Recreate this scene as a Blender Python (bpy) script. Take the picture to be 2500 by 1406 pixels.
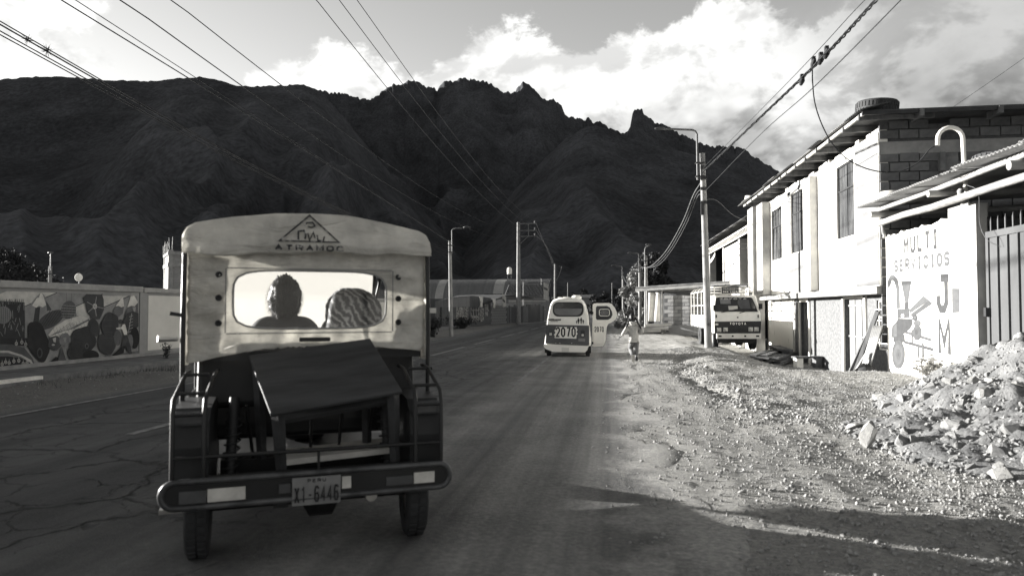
import bpy, bmesh, math, random
import numpy as np
from mathutils import Vector, Matrix
random.seed(7)
for o in list(bpy.data.objects): bpy.data.objects.remove(o)
S = bpy.context.scene
COL = S.collection
R = math.radians
# ------------------------------------------------------------------ camera
CAMZ = 1.3; FPX = 24/36*2500
YAW = math.atan(240/FPX); PITCH = math.atan(51/FPX)
cam = bpy.data.cameras.new('camera'); camo = bpy.data.objects.new('camera', cam); COL.objects.link(camo)
cam.lens = 24; cam.sensor_width = 36; cam.clip_start = .05; cam.clip_end = 12000
camo.location = (0, 0, CAMZ); camo.rotation_euler = (R(90)+PITCH, 0, YAW)
cam.dof.use_dof = True; cam.dof.focus_distance = 20; cam.dof.aperture_fstop = 2.4
S.camera = camo
CD = Vector((-math.sin(YAW)*math.cos(PITCH), math.cos(YAW)*math.cos(PITCH), math.sin(PITCH)))
CR = Vector((math.cos(YAW), math.sin(YAW), 0)); CU = CR.cross(CD)
def ray(u, v): return CD + CR*((u-1250)/FPX) - CU*((v-703)/FPX)
def at(u, v, X=None, Y=None, Z=None):
    """where the sight line of a photo point meets the plane X=, Y= or Z="""
    q = ray(u, v)
    t = X/q.x if X is not None else (Y/q.y if Y is not None else (Z-CAMZ)/q.z)
    return Vector((q.x*t, q.y*t, CAMZ+q.z*t))
def azel(u, v):
    q = ray(u, v).normalized(); return math.atan2(q.x, q.y), math.asin(q.z)
# ------------------------------------------------------------------ sun, sky, exposure
SUN_AZ = R(-75); SUN_EL = R(9)                       # azimuth from +Y (the road), negative = left
sdir = Vector((math.sin(SUN_AZ)*math.cos(SUN_EL), math.cos(SUN_AZ)*math.cos(SUN_EL), math.sin(SUN_EL)))
sl = bpy.data.lights.new('sun', 'SUN'); sl.energy = 5; sl.angle = R(.53); sl.color = (1, .975, .935)
so = bpy.data.objects.new('sun', sl); COL.objects.link(so); so.rotation_euler = (-sdir).to_track_quat('-Z', 'Y').to_euler()
EXPOSURE = 2.0
S.view_settings.view_transform = 'Standard'; S.view_settings.look = 'None'
S.view_settings.exposure = EXPOSURE; S.view_settings.gamma = 1; S.view_settings.use_curve_mapping = False
W = bpy.data.worlds.new('World'); S.world = W; W.use_nodes = True
def world():
    nt = W.node_tree; N = nt.nodes; K = nt.links; N.clear()
    def mt(op, a, b=None, c=None, clamp=False):
        n = N.new('ShaderNodeMath'); n.operation = op; n.use_clamp = clamp
        for i, x in enumerate((a, b, c)):
            if x is None: continue
            if isinstance(x, (int, float)): n.inputs[i].default_value = x
            else: K.new(x, n.inputs[i])
        return n.outputs[0]
    def sm(x, lo, hi):
        n = N.new('ShaderNodeMapRange'); n.interpolation_type = 'SMOOTHSTEP'; K.new(x, n.inputs[0])
        n.inputs[1].default_value = lo; n.inputs[2].default_value = hi; return n.outputs[0]
    def noise(vec, scale, det, rough=.55, dist=0):
        n = N.new('ShaderNodeTexNoise'); K.new(vec, n.inputs['Vector']); n.inputs['Scale'].default_value = scale
        n.inputs['Detail'].default_value = det; n.inputs['Roughness'].default_value = rough; n.inputs['Distortion'].default_value = dist
        return n.outputs['Fac']
    def off(vec, d, s=(1, 1, 1)):
        n = N.new('ShaderNodeMapping'); K.new(vec, n.inputs[0]); n.inputs[1].default_value = d; n.inputs[3].default_value = s; return n.outputs[0]
    tc = N.new('ShaderNodeTexCoord'); g = tc.outputs['Generated']
    nz = N.new('ShaderNodeVectorMath'); nz.operation = 'NORMALIZE'; K.new(g, nz.inputs[0]); D = nz.outputs[0]
    sp = N.new('ShaderNodeSeparateXYZ'); K.new(D, sp.inputs[0])
    az = mt('ARCTAN2', sp.outputs[0], sp.outputs[1]); el = mt('ARCSINE', sp.outputs[2])
    sky = N.new('ShaderNodeTexSky'); sky.sky_type = 'NISHITA'; sky.sun_disc = False
    sky.sun_elevation = SUN_EL; sky.sun_rotation = SUN_AZ; sky.altitude = 2900; sky.air_density = 1.3; sky.dust_density = 2.0
    rgb = N.new('ShaderNodeSeparateColor'); K.new(sky.outputs[0], rgb.inputs[0])
    # black-and-white film behind an orange-red filter
    bw = mt('ADD', mt('MULTIPLY', rgb.outputs[0], .78), mt('ADD', mt('MULTIPLY', rgb.outputs[1], .2), mt('MULTIPLY', rgb.outputs[2], .02)))
    # cumulus bank: top elevation by azimuth
    fc = N.new('ShaderNodeFloatCurve'); cu = fc.mapping.curves[0]
    pts = [(-9.9, 0)]
    prof = [(-300, 330), (200, 300), (420, 285), (540, 225), (640, 165), (740, 138), (850, 100), (935, 95), (985, 140), (1020, 150), (1075, 122), (1170, 80), (1240, 62), (1330, 84), (1420, 96), (1500, 62), (1560, 38), (1650, 52), (1730, 32), (1790, 2), (1850, -2), (1925, 45), (1990, 80), (2060, 30), (2160, -25), (2300, -70), (2500, -110), (2900, -90)]
    ctrl = []
    for u, v in prof:
        a, e = azel(u, v); ctrl.append(((a/math.pi+1)/2, e/.8))
    ctrl = [(0, .62), (.06, .56), (.13, .46), (.2, .28), (.27, .2), (.33, .2)] + [c for c in ctrl if c[0] > .355] + [(.68, .5), (.74, .44), (.82, .46), (.9, .56), (1, .62)]
    while len(cu.points) > 2: cu.points.remove(cu.points[1])
    cu.points[0].location = ctrl[0]; cu.points[1].location = ctrl[-1]
    for c in ctrl[1:-1]: cu.points.new(*c)
    fc.mapping.update()
    K.new(mt('MULTIPLY_ADD', mt('DIVIDE', az, math.pi), .5, .5), fc.inputs['Value'])
    top = mt('MULTIPLY', fc.outputs[0], .8)
    SQ = off(D, (0, 0, 0), (1, 1, 1.5))
    n1 = noise(SQ, 9, 6, .6, .25); n2 = noise(off(D, (.012, -.006, -.03), (1, 1, 1.5)), 9, 4, .6, .25)
    nb = noise(SQ, 30, 4, .6, .4)
    fr = mt('ADD', mt('MULTIPLY', mt('SUBTRACT', n1, .5), .16), mt('MULTIPLY', mt('SUBTRACT', nb, .5), .05))
    dens = mt('ADD', mt('SUBTRACT', top, el), fr)
    m1 = sm(dens, -.004, .016)
    soft = sm(dens, -.03, .09)
    right = sm(az, .16, .42)                              # the bank thins to grey streaks on the right
    m1 = mt('ADD', mt('MULTIPLY', m1, mt('SUBTRACT', 1, right)), mt('MULTIPLY', soft, right))
    # broken fair-weather clouds over the rest of the sky
    n3 = noise(off(D, (3.1, 1.7, .4), (1, 1, 2.6)), 4.2, 5, .58, .3)
    m2 = mt('MULTIPLY', sm(n3, .66, .78), sm(el, .1, .3))
    a, e = azel(25, -10)
    cdir = Vector((math.sin(a)*math.cos(e), math.cos(a)*math.cos(e), math.sin(e)))
    dt = N.new('ShaderNodeVectorMath'); dt.operation = 'DOT_PRODUCT'; K.new(D, dt.inputs[0]); dt.inputs[1].default_value = cdir
    m3 = sm(mt('ADD', dt.outputs['Value'], mt('MULTIPLY', fr, .12)), .9955, .9985)
    mask = mt('MAXIMUM', m1, mt('MAXIMUM', mt('MULTIPLY', m2, .5), m3))
    # light on the clouds: relief towards the sun, grey undersides
    rel = sm(mt('SUBTRACT', n1, n2), -.13, .06)
    big = noise(off(D, (7.3, 2.2, 1.1), (1, 1, 2.4)), 5.5, 3, .55, .3)
    low = sm(big, .36, .62)
    deep = sm(dens, .02, .2)
    shade = mt('MULTIPLY', mt('MULTIPLY_ADD', low, .5, .5), mt('MULTIPLY_ADD', rel, .5, .5))
    shade = mt('ADD', mt('MULTIPLY', shade, deep), mt('MULTIPLY', mt('MULTIPLY_ADD', rel, .34, .70), mt('SUBTRACT', 1, deep)))
    shade = mt('MULTIPLY', shade, mt('SUBTRACT', 1, mt('MULTIPLY', right, .38)))
    cl = mt('MULTIPLY', shade, CLOUD)
    base = mt('MULTIPLY', bw, SKY)
    val = mt('ADD', mt('MULTIPLY', base, mt('SUBTRACT', 1, mask)), mt('MULTIPLY', cl, mask))
    co = N.new('ShaderNodeCombineColor')
    for i, k in enumerate((1.0, 1.0, .985)): K.new(mt('MULTIPLY', val, k), co.inputs[i])
    bg = N.new('ShaderNodeBackground'); K.new(co.outputs[0], bg.inputs[0]); bg.inputs[1].default_value = .1
    ou = N.new('ShaderNodeOutputWorld'); K.new(bg.outputs[0], ou.inputs[0])
SKY = 1.0; CLOUD = 2.85
W.cycles.sampling_method = 'MANUAL'; W.cycles.sample_map_resolution = 512
world()
S.cycles.use_adaptive_sampling = True; S.cycles.adaptive_threshold = .015; S.cycles.max_bounces = 5; S.cycles.diffuse_bounces = 2; S.cycles.glossy_bounces = 3; S.cycles.transmission_bounces = 5; S.cycles.transparent_max_bounces = 12
# ------------------------------------------------------------------ helpers
def tint(v):
    if isinstance(v, (tuple, list)): return (*v, 1)
    k = min(1, v/.45)
    return (v*(.97+.05*k), v*(1.0+.0*k), v*(1.05-.11*k), 1)
MATS = {}
def M(name, v, v2=None, scale=4, rough=.8, bump=0, bscale=None, metal=0, det=6, stretch=None, spec=.3, lo=.35, hi=.65, coat=0):
    if name in MATS: return MATS[name]
    m = bpy.data.materials.new(name); m.use_nodes = True; nt = m.node_tree; b = nt.nodes['Principled BSDF']
    b.inputs['Roughness'].default_value = rough; b.inputs['Metallic'].default_value = metal; b.inputs['Specular IOR Level'].default_value = spec
    if coat: b.inputs['Coat Weight'].default_value = coat; b.inputs['Coat Roughness'].default_value = .12
    b.inputs['Base Color'].default_value = tint(v)
    vec = None
    if v2 is not None or bump:
        tc = nt.nodes.new('ShaderNodeTexCoord'); vec = tc.outputs['Object']
        if stretch:
            mp = nt.nodes.new('ShaderNodeMapping'); nt.links.new(vec, mp.inputs[0]); mp.inputs[3].default_value = stretch; vec = mp.outputs[0]
    if v2 is not None:
        n = nt.nodes.new('ShaderNodeTexNoise'); nt.links.new(vec, n.inputs['Vector']); n.inputs['Scale'].default_value = scale; n.inputs['Detail'].default_value = det; n.inputs['Roughness'].default_value = .62
        r = nt.nodes.new('ShaderNodeMapRange'); nt.links.new(n.outputs[0], r.inputs[0]); r.inputs[1].default_value = lo; r.inputs[2].default_value = hi
        mx = nt.nodes.new('ShaderNodeMix'); mx.data_type = 'RGBA'; nt.links.new(r.outputs[0], mx.inputs[0])
        mx.inputs[6].default_value = tint(v); mx.inputs[7].default_value = tint(v2); nt.links.new(mx.outputs[2], b.inputs['Base Color'])
    if bump:
        n = nt.nodes.new('ShaderNodeTexNoise'); nt.links.new(vec, n.inputs['Vector']); n.inputs['Scale'].default_value = bscale or scale*6; n.inputs['Detail'].default_value = 6; n.inputs['Roughness'].default_value = .65
        bp = nt.nodes.new('ShaderNodeBump'); bp.inputs['Strength'].default_value = 1; bp.inputs['Distance'].default_value = bump
        nt.links.new(n.outputs[0], bp.inputs['Height']); nt.links.new(bp.outputs[0], b.inputs['Normal'])
    MATS[name] = m; return m
def tag(o, label=None, cat=None, group=None, kind=None):
    if label: o['label'] = label
    if cat: o['category'] = cat
    if group: o['group'] = group
    if kind: o['kind'] = kind
    return o
WP = {}
def place(name, label, cat, loc, group=None):
    '''a thing whose parts are given in street coordinates'''
    o = thing(name, label, cat, loc, 0, group); WP[o.name] = Vector(loc); return o
def thing(name, label, cat, loc=(0, 0, 0), rz=0, group=None):
    o = bpy.data.objects.new(name, None); COL.objects.link(o); o.location = loc; o.rotation_euler = (0, 0, rz); o.empty_display_size = .1
    return tag(o, label, cat, group)
def link(name, me, mat=None, parent=None, loc=None, rot=None):
    o = bpy.data.objects.new(name, me); COL.objects.link(o)
    if mat is not None and not me.materials: me.materials.append(mat)
    if parent is not None:
        o.parent = parent
        if parent.name in WP and loc is None: loc = -WP[parent.name]
    if loc is not None: o.location = loc
    if rot is not None: o.rotation_euler = rot
    return o
class MB:
    """collects shapes into one mesh"""
    def __init__(s): s.v = []; s.f = []; s.sm = []
    def add(s, vs, fs, smooth=False, T=None):
        n = len(s.v); s.v += [tuple(T @ Vector(p)) if T is not None else tuple(p) for p in vs]
        s.f += [tuple(i+n for i in f) for f in fs]; s.sm += [smooth]*len(fs); return s
    def box(s, c, d, rot=(0, 0, 0), T=None):
        x, y, z = d[0]/2, d[1]/2, d[2]/2
        m = Matrix.Translation(c) @ Matrix.Rotation(rot[2], 4, 'Z') @ Matrix.Rotation(rot[1], 4, 'Y') @ Matrix.Rotation(rot[0], 4, 'X')
        if T is not None: m = T @ m
        vs = [(-x, -y, -z), (x, -y, -z), (x, y, -z), (-x, y, -z), (-x, -y, z), (x, -y, z), (x, y, z), (-x, y, z)]
        return s.add(vs, [(0, 3, 2, 1), (4, 5, 6, 7), (0, 1, 5, 4), (1, 2, 6, 5), (2, 3, 7, 6), (3, 0, 4, 7)], T=m)
    def span(s, a, b): # box by two corners
        return s.box([(a[i]+b[i])/2 for i in range(3)], [abs(b[i]-a[i]) for i in range(3)])
    def tube(s, pts, r, n=8, caps=True, closed=False):
        pts = [Vector(p) for p in pts]; rr = r if isinstance(r, (list, tuple)) else [r]*len(pts)
        vs = []; prev = None; L = len(pts)
        for i, p in enumerate(pts):
            if closed: t = (pts[(i+1) % L]-pts[i-1]).normalized()
            else: t = ((pts[min(i+1, L-1)]-p).normalized()+(p-pts[max(i-1, 0)]).normalized()).normalized()
            if prev is None:
                a = Vector((0, 0, 1)) if abs(t.z) < .9 else Vector((1, 0, 0)); u = t.cross(a).normalized()
            else: u = (prev-t*prev.dot(t)).normalized()
            prev = u; w = t.cross(u)
            for k in range(n):
                q = 2*math.pi*k/n; vs.append(p+(u*math.cos(q)+w*math.sin(q))*rr[i])
        fs = [(i*n+k, i*n+(k+1) % n, ((i+1) % L)*n+(k+1) % n, ((i+1) % L)*n+k) for i in range(L if closed else L-1) for k in range(n)]
        s.add(vs, fs, n > 4)
        if caps and not closed: s.add(vs[:n], [tuple(range(n))[::-1]]); s.add(vs[-n:], [tuple(range(n))])
        return s
    def lathe(s, prof, n=20, T=None, caps=True):   # profile (r, z)
        vs = [(r*math.cos(2*math.pi*k/n), r*math.sin(2*math.pi*k/n), z) for r, z in prof for k in range(n)]
        fs = [(i*n+k, i*n+(k+1) % n, (i+1)*n+(k+1) % n, (i+1)*n+k) for i in range(len(prof)-1) for k in range(n)]
        s.add(vs, fs, True, T)
        if caps:
            s.add(vs[:n], [tuple(range(n))[::-1]], False, T); s.add(vs[-n:], [tuple(range(n))], False, T)
        return s
    def prism(s, poly, h, T=None, smooth=False):  # 2D polygon in local xy extruded 0..h along z
        n = len(poly)
        if sum(poly[i-1][0]*poly[i][1]-poly[i][0]*poly[i-1][1] for i in range(n)) < 0: poly = poly[::-1]
        lo = [(p[0], p[1], 0) for p in poly]; hi = [(p[0], p[1], h) for p in poly]
        s.add(lo+hi, [tuple(range(n))[::-1], tuple(range(n, 2*n))], False, T)
        s.add(lo+hi, [(i, (i+1) % n, n+(i+1) % n, n+i) for i in range(n)], smooth, T); return s
    def grid(s, P, smooth=True):  # P[i][j] rows of points
        n = len(P[0]); s.add([p for r in P for p in r], [(i*n+j, i*n+j+1, (i+1)*n+j+1, (i+1)*n+j) for i in range(len(P)-1) for j in range(n-1)], smooth); return s
    def mesh(s, name):
        me = bpy.data.meshes.new(name); me.from_pydata(s.v, [], s.f); me.polygons.foreach_set('use_smooth', s.sm); me.update(); return me
    def build(s, name, mat, parent=None, loc=None, rot=None, bevel=0, solid=0, sub=0):
        o = link(name, s.mesh(name), mat, parent, loc, rot)
        if solid:
            q = o.modifiers.new('solid', 'SOLIDIFY'); q.thickness = solid; q.offset = 0
        if bevel:
            q = o.modifiers.new('bevel', 'BEVEL'); q.width = bevel; q.segments = 2; q.limit_method = 'ANGLE'; q.angle_limit = R(40)
        if sub:
            q = o.modifiers.new('sub', 'SUBSURF'); q.levels = sub; q.render_levels = sub
        return o
def box(name, mat, parent, c, d, rot=(0, 0, 0), bevel=0): return MB().box(c, d, rot).build(name, mat, parent, bevel=bevel)
def frame2(o, x, y):  # matrix: local xy -> axes x, y at o
    x = Vector(x).normalized(); y = Vector(y).normalized(); z = x.cross(y).normalized(); y = z.cross(x)
    return Matrix(((x.x, y.x, z.x, o[0]), (x.y, y.y, z.y, o[1]), (x.z, y.z, z.z, o[2]), (0, 0, 0, 1)))
def text(name, body, mat, parent, T, size, w=None, depth=.002, bold=0, align='CENTER', space=1):
    """lettering as a thin mesh; T maps local xy; w = fitted width"""
    cu = bpy.data.curves.new(name, 'FONT'); cu.body = body; cu.size = size; cu.align_x = align; cu.extrude = depth; cu.offset = bold; cu.resolution_u = 3; cu.space_character = space
    o = bpy.data.objects.new(name, cu); COL.objects.link(o); bpy.context.view_layer.update()
    me = bpy.data.meshes.new_from_object(o); bpy.data.objects.remove(o)
    xs = [v.co.x for v in me.vertices]
    if w and xs:
        k = w/(max(xs)-min(xs)); c = (max(xs)+min(xs))/2 if align == 'CENTER' else min(xs)
        for v in me.vertices: v.co.x = (v.co.x-c)*k
    me.transform(T); me.materials.clear(); return link(name, me, mat, parent)
# numpy gradient noise
_rng = np.random.RandomState(3); _perm = np.concatenate([_rng.permutation(512)]*3); _ga = _rng.rand(512)*2*np.pi
_gx, _gy = np.cos(_ga), np.sin(_ga)
def pn(x, y):
    xi = np.floor(x).astype(int); yi = np.floor(y).astype(int); xf = x-xi; yf = y-yi
    u = xf*xf*xf*(xf*(xf*6-15)+10); v = yf*yf*yf*(yf*(yf*6-15)+10)
    def g(i, j, dx, dy):
        h = _perm[(_perm[(xi+i) % 512]+(yi+j)) % 512]; return _gx[h]*dx+_gy[h]*dy
    a = g(0, 0, xf, yf); b = g(1, 0, xf-1, yf); c = g(0, 1, xf, yf-1); d = g(1, 1, xf-1, yf-1)
    return (a+(b-a)*u+(c-a)*v+(a-b-c+d)*u*v)*1.5
def fbm(x, y, o=5, g=.5, l=2.03):
    s = 0; a = 1
    for i in range(o): s = s+a*pn(x+17.3*i, y-9.1*i); x = x*l; y = y*l; a *= g
    return s
def ridged(x, y, o=5, g=.55):
    s = 0; a = 1
    for i in range(o): s = s+a*(1-np.abs(pn(x+31.7*i, y+11.9*i))*2); x = x*2.1; y = y*2.1; a *= g
    return s
def gridmesh(name, PX, PY, PZ, attr=None):
    ni, nj = PX.shape; me = bpy.data.meshes.new(name)
    co = np.stack([PX, PY, PZ], -1).reshape(-1, 3).astype(np.float32)
    i, j = np.meshgrid(np.arange(ni-1), np.arange(nj-1), indexing='ij'); a = (i*nj+j).ravel()
    q = np.stack([a, a+nj, a+nj+1, a+1], -1)
    me.vertices.add(len(co)); me.vertices.foreach_set('co', co.ravel())
    me.loops.add(q.size); me.loops.foreach_set('vertex_index', q.ravel().astype(np.int32))
    me.polygons.add(len(q)); me.polygons.foreach_set('loop_start', np.arange(0, q.size, 4, dtype=np.int32)); me.polygons.foreach_set('loop_total', np.full(len(q), 4, np.int32))
    me.polygons.foreach_set('use_smooth', np.ones(len(q), bool)); me.update(calc_edges=True)
    if attr is not None:
        at_ = me.attributes.new('mix', 'FLOAT', 'POINT'); at_.data.foreach_set('value', attr.astype(np.float32).ravel())
    return me
# ------------------------------------------------------------------ block lettering
_oct = lambda x0, y0, x1, y1, c=.28: [(x0+c*(x1-x0), y0), (x1-c*(x1-x0), y0), (x1, y0+.2), (x1, y1-.2), (x1-c*(x1-x0), y1), (x0+c*(x1-x0), y1), (x0, y1-.2), (x0, y0+.2), (x0+c*(x1-x0), y0)]
GLY = {'A': [[(0, 0), (.5, 1), (1, 0)], [(.2, .36), (.8, .36)]], 'C': [[(1, .75), (1, .82), (.75, 1), (.25, 1), (0, .8), (0, .2), (.25, 0), (.75, 0), (1, .18), (1, .25)]], 'E': [[(1, 1), (0, 1), (0, 0), (1, 0)], [(0, .52), (.8, .52)]],
 'I': [[(.5, 0), (.5, 1)], [(.1, 1), (.9, 1)], [(.1, 0), (.9, 0)]], 'J': [[(.25, 1), (1, 1)], [(.75, 1), (.75, .2), (.55, 0), (.2, 0), (0, .2), (0, .45)]], 'L': [[(0, 1), (0, 0), (1, 0)]], 'M': [[(0, 0), (0, 1), (.5, .3), (1, 1), (1, 0)]],
 'N': [[(0, 0), (0, 1), (1, 0), (1, 1)]], 'O': [_oct(0, 0, 1, 1)], '0': [_oct(0, 0, 1, 1, .4)], 'P': [[(0, 0), (0, 1), (.8, 1), (1, .85), (1, .6), (.8, .45), (0, .45)]], 'R': [[(0, 0), (0, 1), (.8, 1), (1, .85), (1, .62), (.8, .48), (0, .48)], [(.5, .48), (1, 0)]],
 'S': [[(1, .78), (1, .85), (.8, 1), (.2, 1), (0, .84), (0, .66), (.2, .53), (.8, .47), (1, .34), (1, .16), (.8, 0), (.2, 0), (0, .15), (0, .22)]], 'T': [[(0, 1), (1, 1)], [(.5, 1), (.5, 0)]], 'U': [[(0, 1), (0, .2), (.25, 0), (.75, 0), (1, .2), (1, 1)]], 'V': [[(0, 1), (.5, 0), (1, 1)]],
 'X': [[(0, 0), (1, 1)], [(0, 1), (1, 0)]], 'Y': [[(0, 1), (.5, .5), (1, 1)], [(.5, .5), (.5, 0)]], 'D': [[(0, 0), (0, 1), (.7, 1), (1, .75), (1, .25), (.7, 0), (0, 0)]], 'G': [[(1, .8), (.75, 1), (.25, 1), (0, .8), (0, .2), (.25, 0), (.75, 0), (1, .2), (1, .5), (.55, .5)]], 'B': [[(0, 0), (0, 1), (.8, 1), (1, .8), (.8, .53), (0, .53)], [(.8, .53), (1, .25), (.8, 0), (0, 0)]], 'Q': [_oct(0, 0, 1, 1), [(.6, .3), (1, 0)]],
 '1': [[(.25, .8), (.55, 1), (.55, 0)]], '2': [[(0, .75), (0, .85), (.25, 1), (.75, 1), (1, .82), (1, .62), (0, 0), (1, 0)]], '4': [[(.75, 0), (.75, 1), (0, .3), (1, .3)]], '6': [[(1, .85), (.75, 1), (.25, 1), (0, .75), (0, .2), (.25, 0), (.75, 0), (1, .2), (1, .42), (.75, .58), (0, .5)]], '7': [[(0, 1), (1, 1), (.4, 0)]], '-': [[(.15, .45), (.85, .45)]], ' ': []}
def ribbon(s, pts, w, h, T):
    n = len(pts); closed = pts[0] == pts[-1]; P = [Vector((p[0], p[1])) for p in pts]; Lf = []; Rt = []
    for i, p in enumerate(P):
        a = (P[i]-P[i-1]).normalized() if i else ((P[0]-P[-2]).normalized() if closed else None)
        b = (P[i+1]-P[i]).normalized() if i < n-1 else ((P[1]-P[0]).normalized() if closed else None)
        if a is None: a = b
        if b is None: b = a
        m = a+b; m = (Vector((-m.y, m.x))/max(m.length, .3)); na = Vector((-a.y, a.x)); k = 1/max(m.dot(na), .45)
        Lf.append(p+m*w/2*k); Rt.append(p-m*w/2*k)
    vs = [(*q, h) for q in Lf]+[(*q, h) for q in Rt]+[(*q, 0) for q in Lf]+[(*q, 0) for q in Rt]
    f = []
    for i in range(n-1): f += [(i, n+i, n+i+1, i+1), (i, i+1, 2*n+i+1, 2*n+i), (n+i, 3*n+i, 3*n+i+1, n+i+1)]
    s.add(vs, f, False, T)
def letters(name, body, mat, parent, T, w, h, t, gap=.35, depth=.003, slab=False):
    """bold stroke lettering, centred on T's x axis, baseline y=0; w total width, t stroke width"""
    n = len(body); cw = w/(n+(n-1)*gap); s = MB(); d = 0
    t = min(t, .32*cw, .3*h); inner = cw-t
    pitch = (w-inner-t)/max(n-1, 1)
    for i, ch in enumerate(body):
        for pl in GLY.get(ch, []):
            d += 1; ribbon(s, [(-w/2+t/2+i*pitch+x*inner, t/2+y*(h-t)) for x, y in pl], t, depth+(d % 5)*depth*.12, T)
    return s.build(name, mat, parent)
# ------------------------------------------------------------------ mountains
def mountain(name, prof, r0, rc_fn, r1, amp, freq, azr, step, keep, mat, rough_crest=0, spurs=1.0, seed=0.):
    az = np.arange(R(azr[0]), R(azr[1]), R(step))
    pa = np.array([azel(u, v) for u, v in prof]); o = np.argsort(pa[:, 0]); pa = pa[o]
    if name == 'mountain_range':   # beyond the frame on the left the range ends at the side valley
        pa = np.concatenate([np.array([[R(-179), R(3)], [R(-75), R(3)], [R(-68), R(6)], [R(-61), R(15)], [R(-54), R(18.4)]]), pa])
    el = np.interp(az, pa[:, 0], pa[:, 1])
    rc = rc_fn(az)
    t1 = np.concatenate([np.linspace(0, 1, 150)**.9, 1+np.linspace(.02, 1, 26)])
    A, T = np.meshgrid(az, t1, indexing='ij'); RC = rc[:, None]; EL = el[:, None]
    RR = np.where(T <= 1, r0+(RC-r0)*np.minimum(T, 1), RC+(r1-RC)*(T-1))
    tc = np.clip(T, 0, 1)
    frac = tc**1.25*.93+.07*tc                     # share of the skyline height along the slope
    X0 = RR*np.sin(A); Y0 = RR*np.cos(A)
    wp = fbm(X0/700+seed, Y0/700, 3)*.55
    wq = fbm(X0/700+seed+7, Y0/700+3, 3)*.55
    g1 = ridged(A*freq*.8+wp*.9+seed, RR/2600+wq, 2, .35)/1.35            # broad spurs
    g2 = fbm(X0/70+seed, Y0/70, 5, .6)
    g3 = ridged(X0/420+wp*1.6+seed*2, Y0/700+wq*1.4, 3, .45)/1.65          # side gullies
    env = np.clip((1-tc**5), 0, 1)*np.clip(tc*5, 0, 1)
    h = RC*np.tan(EL)
    cliff = np.clip((tc-.72)/.25, 0, 1)
    Z = h*frac*(1-amp*.55*env) + h*amp*env*(.95*(g1-.5)*spurs+.30*(g3-.5)) + 2.5*g2*env
    if rough_crest:
        st = fbm(X0/45+seed, Y0/45+5, 5, .6); band = np.sin(Z/14+3*fbm(X0/200, Y0/200, 3))
        Z += env*cliff*(22*st+7*band)*rough_crest
        Z += (tc > .97)*rough_crest*6*fbm(A*240, A*0+3.3, 4, .6)
    Z = np.minimum(Z, RR*np.tan(EL)-.0*RR+np.where(T >= .985, 3, -2))
    Zb = np.where(T > 1, RR*np.tan(np.maximum(EL-R(.25 if keep else 6)*(T-1)*6, 0)), Z)
    Z = np.where(T > 1, Zb, Z)-12*(1-np.clip(tc*12, 0, 1))
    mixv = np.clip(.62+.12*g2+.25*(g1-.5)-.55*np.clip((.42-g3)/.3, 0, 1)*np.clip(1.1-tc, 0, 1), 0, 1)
    o_ = link(name, gridmesh(name, X0, Y0, Z, mixv), mat); tag(o_, kind='structure'); return o_
def mountain_mat():
    m = bpy.data.materials.new('hillside'); m.use_nodes = True; nt = m.node_tree; N = nt.nodes; K = nt.links; b = N['Principled BSDF']
    b.inputs['Roughness'].default_value = .95; b.inputs['Specular IOR Level'].default_value = .05
    tc = N.new('ShaderNodeTexCoord')
    def noise(s, d=8, st=None, rough=.65):
        v = tc.outputs['Object']
        if st:
            mp = N.new('ShaderNodeMapping'); K.new(v, mp.inputs[0]); mp.inputs[3].default_value = st; v = mp.outputs[0]
        n = N.new('ShaderNodeTexNoise'); K.new(v, n.inputs['Vector']); n.inputs['Scale'].default_value = s; n.inputs['Detail'].default_value = d; n.inputs['Roughness'].default_value = rough; return n.outputs[0]
    def rmp(x, a, b_, c=0, d=1):
        n = N.new('ShaderNodeMapRange'); K.new(x, n.inputs[0]); n.inputs[1].default_value = a; n.inputs[2].default_value = b_; n.inputs[3].default_value = c; n.inputs[4].default_value = d; return n.outputs[0]
    def mul(a, c):
        n = N.new('ShaderNodeMath'); n.operation = 'MULTIPLY'; K.new(a, n.inputs[0]); K.new(c, n.inputs[1]); return n.outputs[0]
    at_ = N.new('ShaderNodeAttribute'); at_.attribute_name = 'mix'
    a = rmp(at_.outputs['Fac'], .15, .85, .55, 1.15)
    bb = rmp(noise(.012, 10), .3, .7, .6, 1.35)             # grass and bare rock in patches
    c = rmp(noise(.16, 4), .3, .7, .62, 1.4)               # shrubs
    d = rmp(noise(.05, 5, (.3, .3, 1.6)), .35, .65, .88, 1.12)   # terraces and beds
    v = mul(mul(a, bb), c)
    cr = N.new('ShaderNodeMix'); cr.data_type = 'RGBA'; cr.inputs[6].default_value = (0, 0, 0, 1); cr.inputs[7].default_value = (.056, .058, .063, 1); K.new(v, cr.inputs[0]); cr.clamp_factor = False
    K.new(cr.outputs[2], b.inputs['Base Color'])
    bp = N.new('ShaderNodeBump'); bp.inputs['Distance'].default_value = 4.5; bp.inputs['Strength'].default_value = .55; K.new(noise(.02, 6), bp.inputs['Height']); K.new(bp.outputs[0], b.inputs['Normal'])
    return m
MH = mountain_mat()
skyL = [(-900, 160), (-500, 170), (-200, 196), (0, 193), (60, 188), (110, 185), (180, 187), (250, 194), (300, 195), (370, 197), (430, 190), (490, 188), (530, 193), (575, 207), (610, 210), (680, 208), (740, 206), (770, 215), (792, 230), (830, 275), (880, 335), (960, 430), (1050, 530), (1150, 630), (1250, 690), (1330, 735)]
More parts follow.
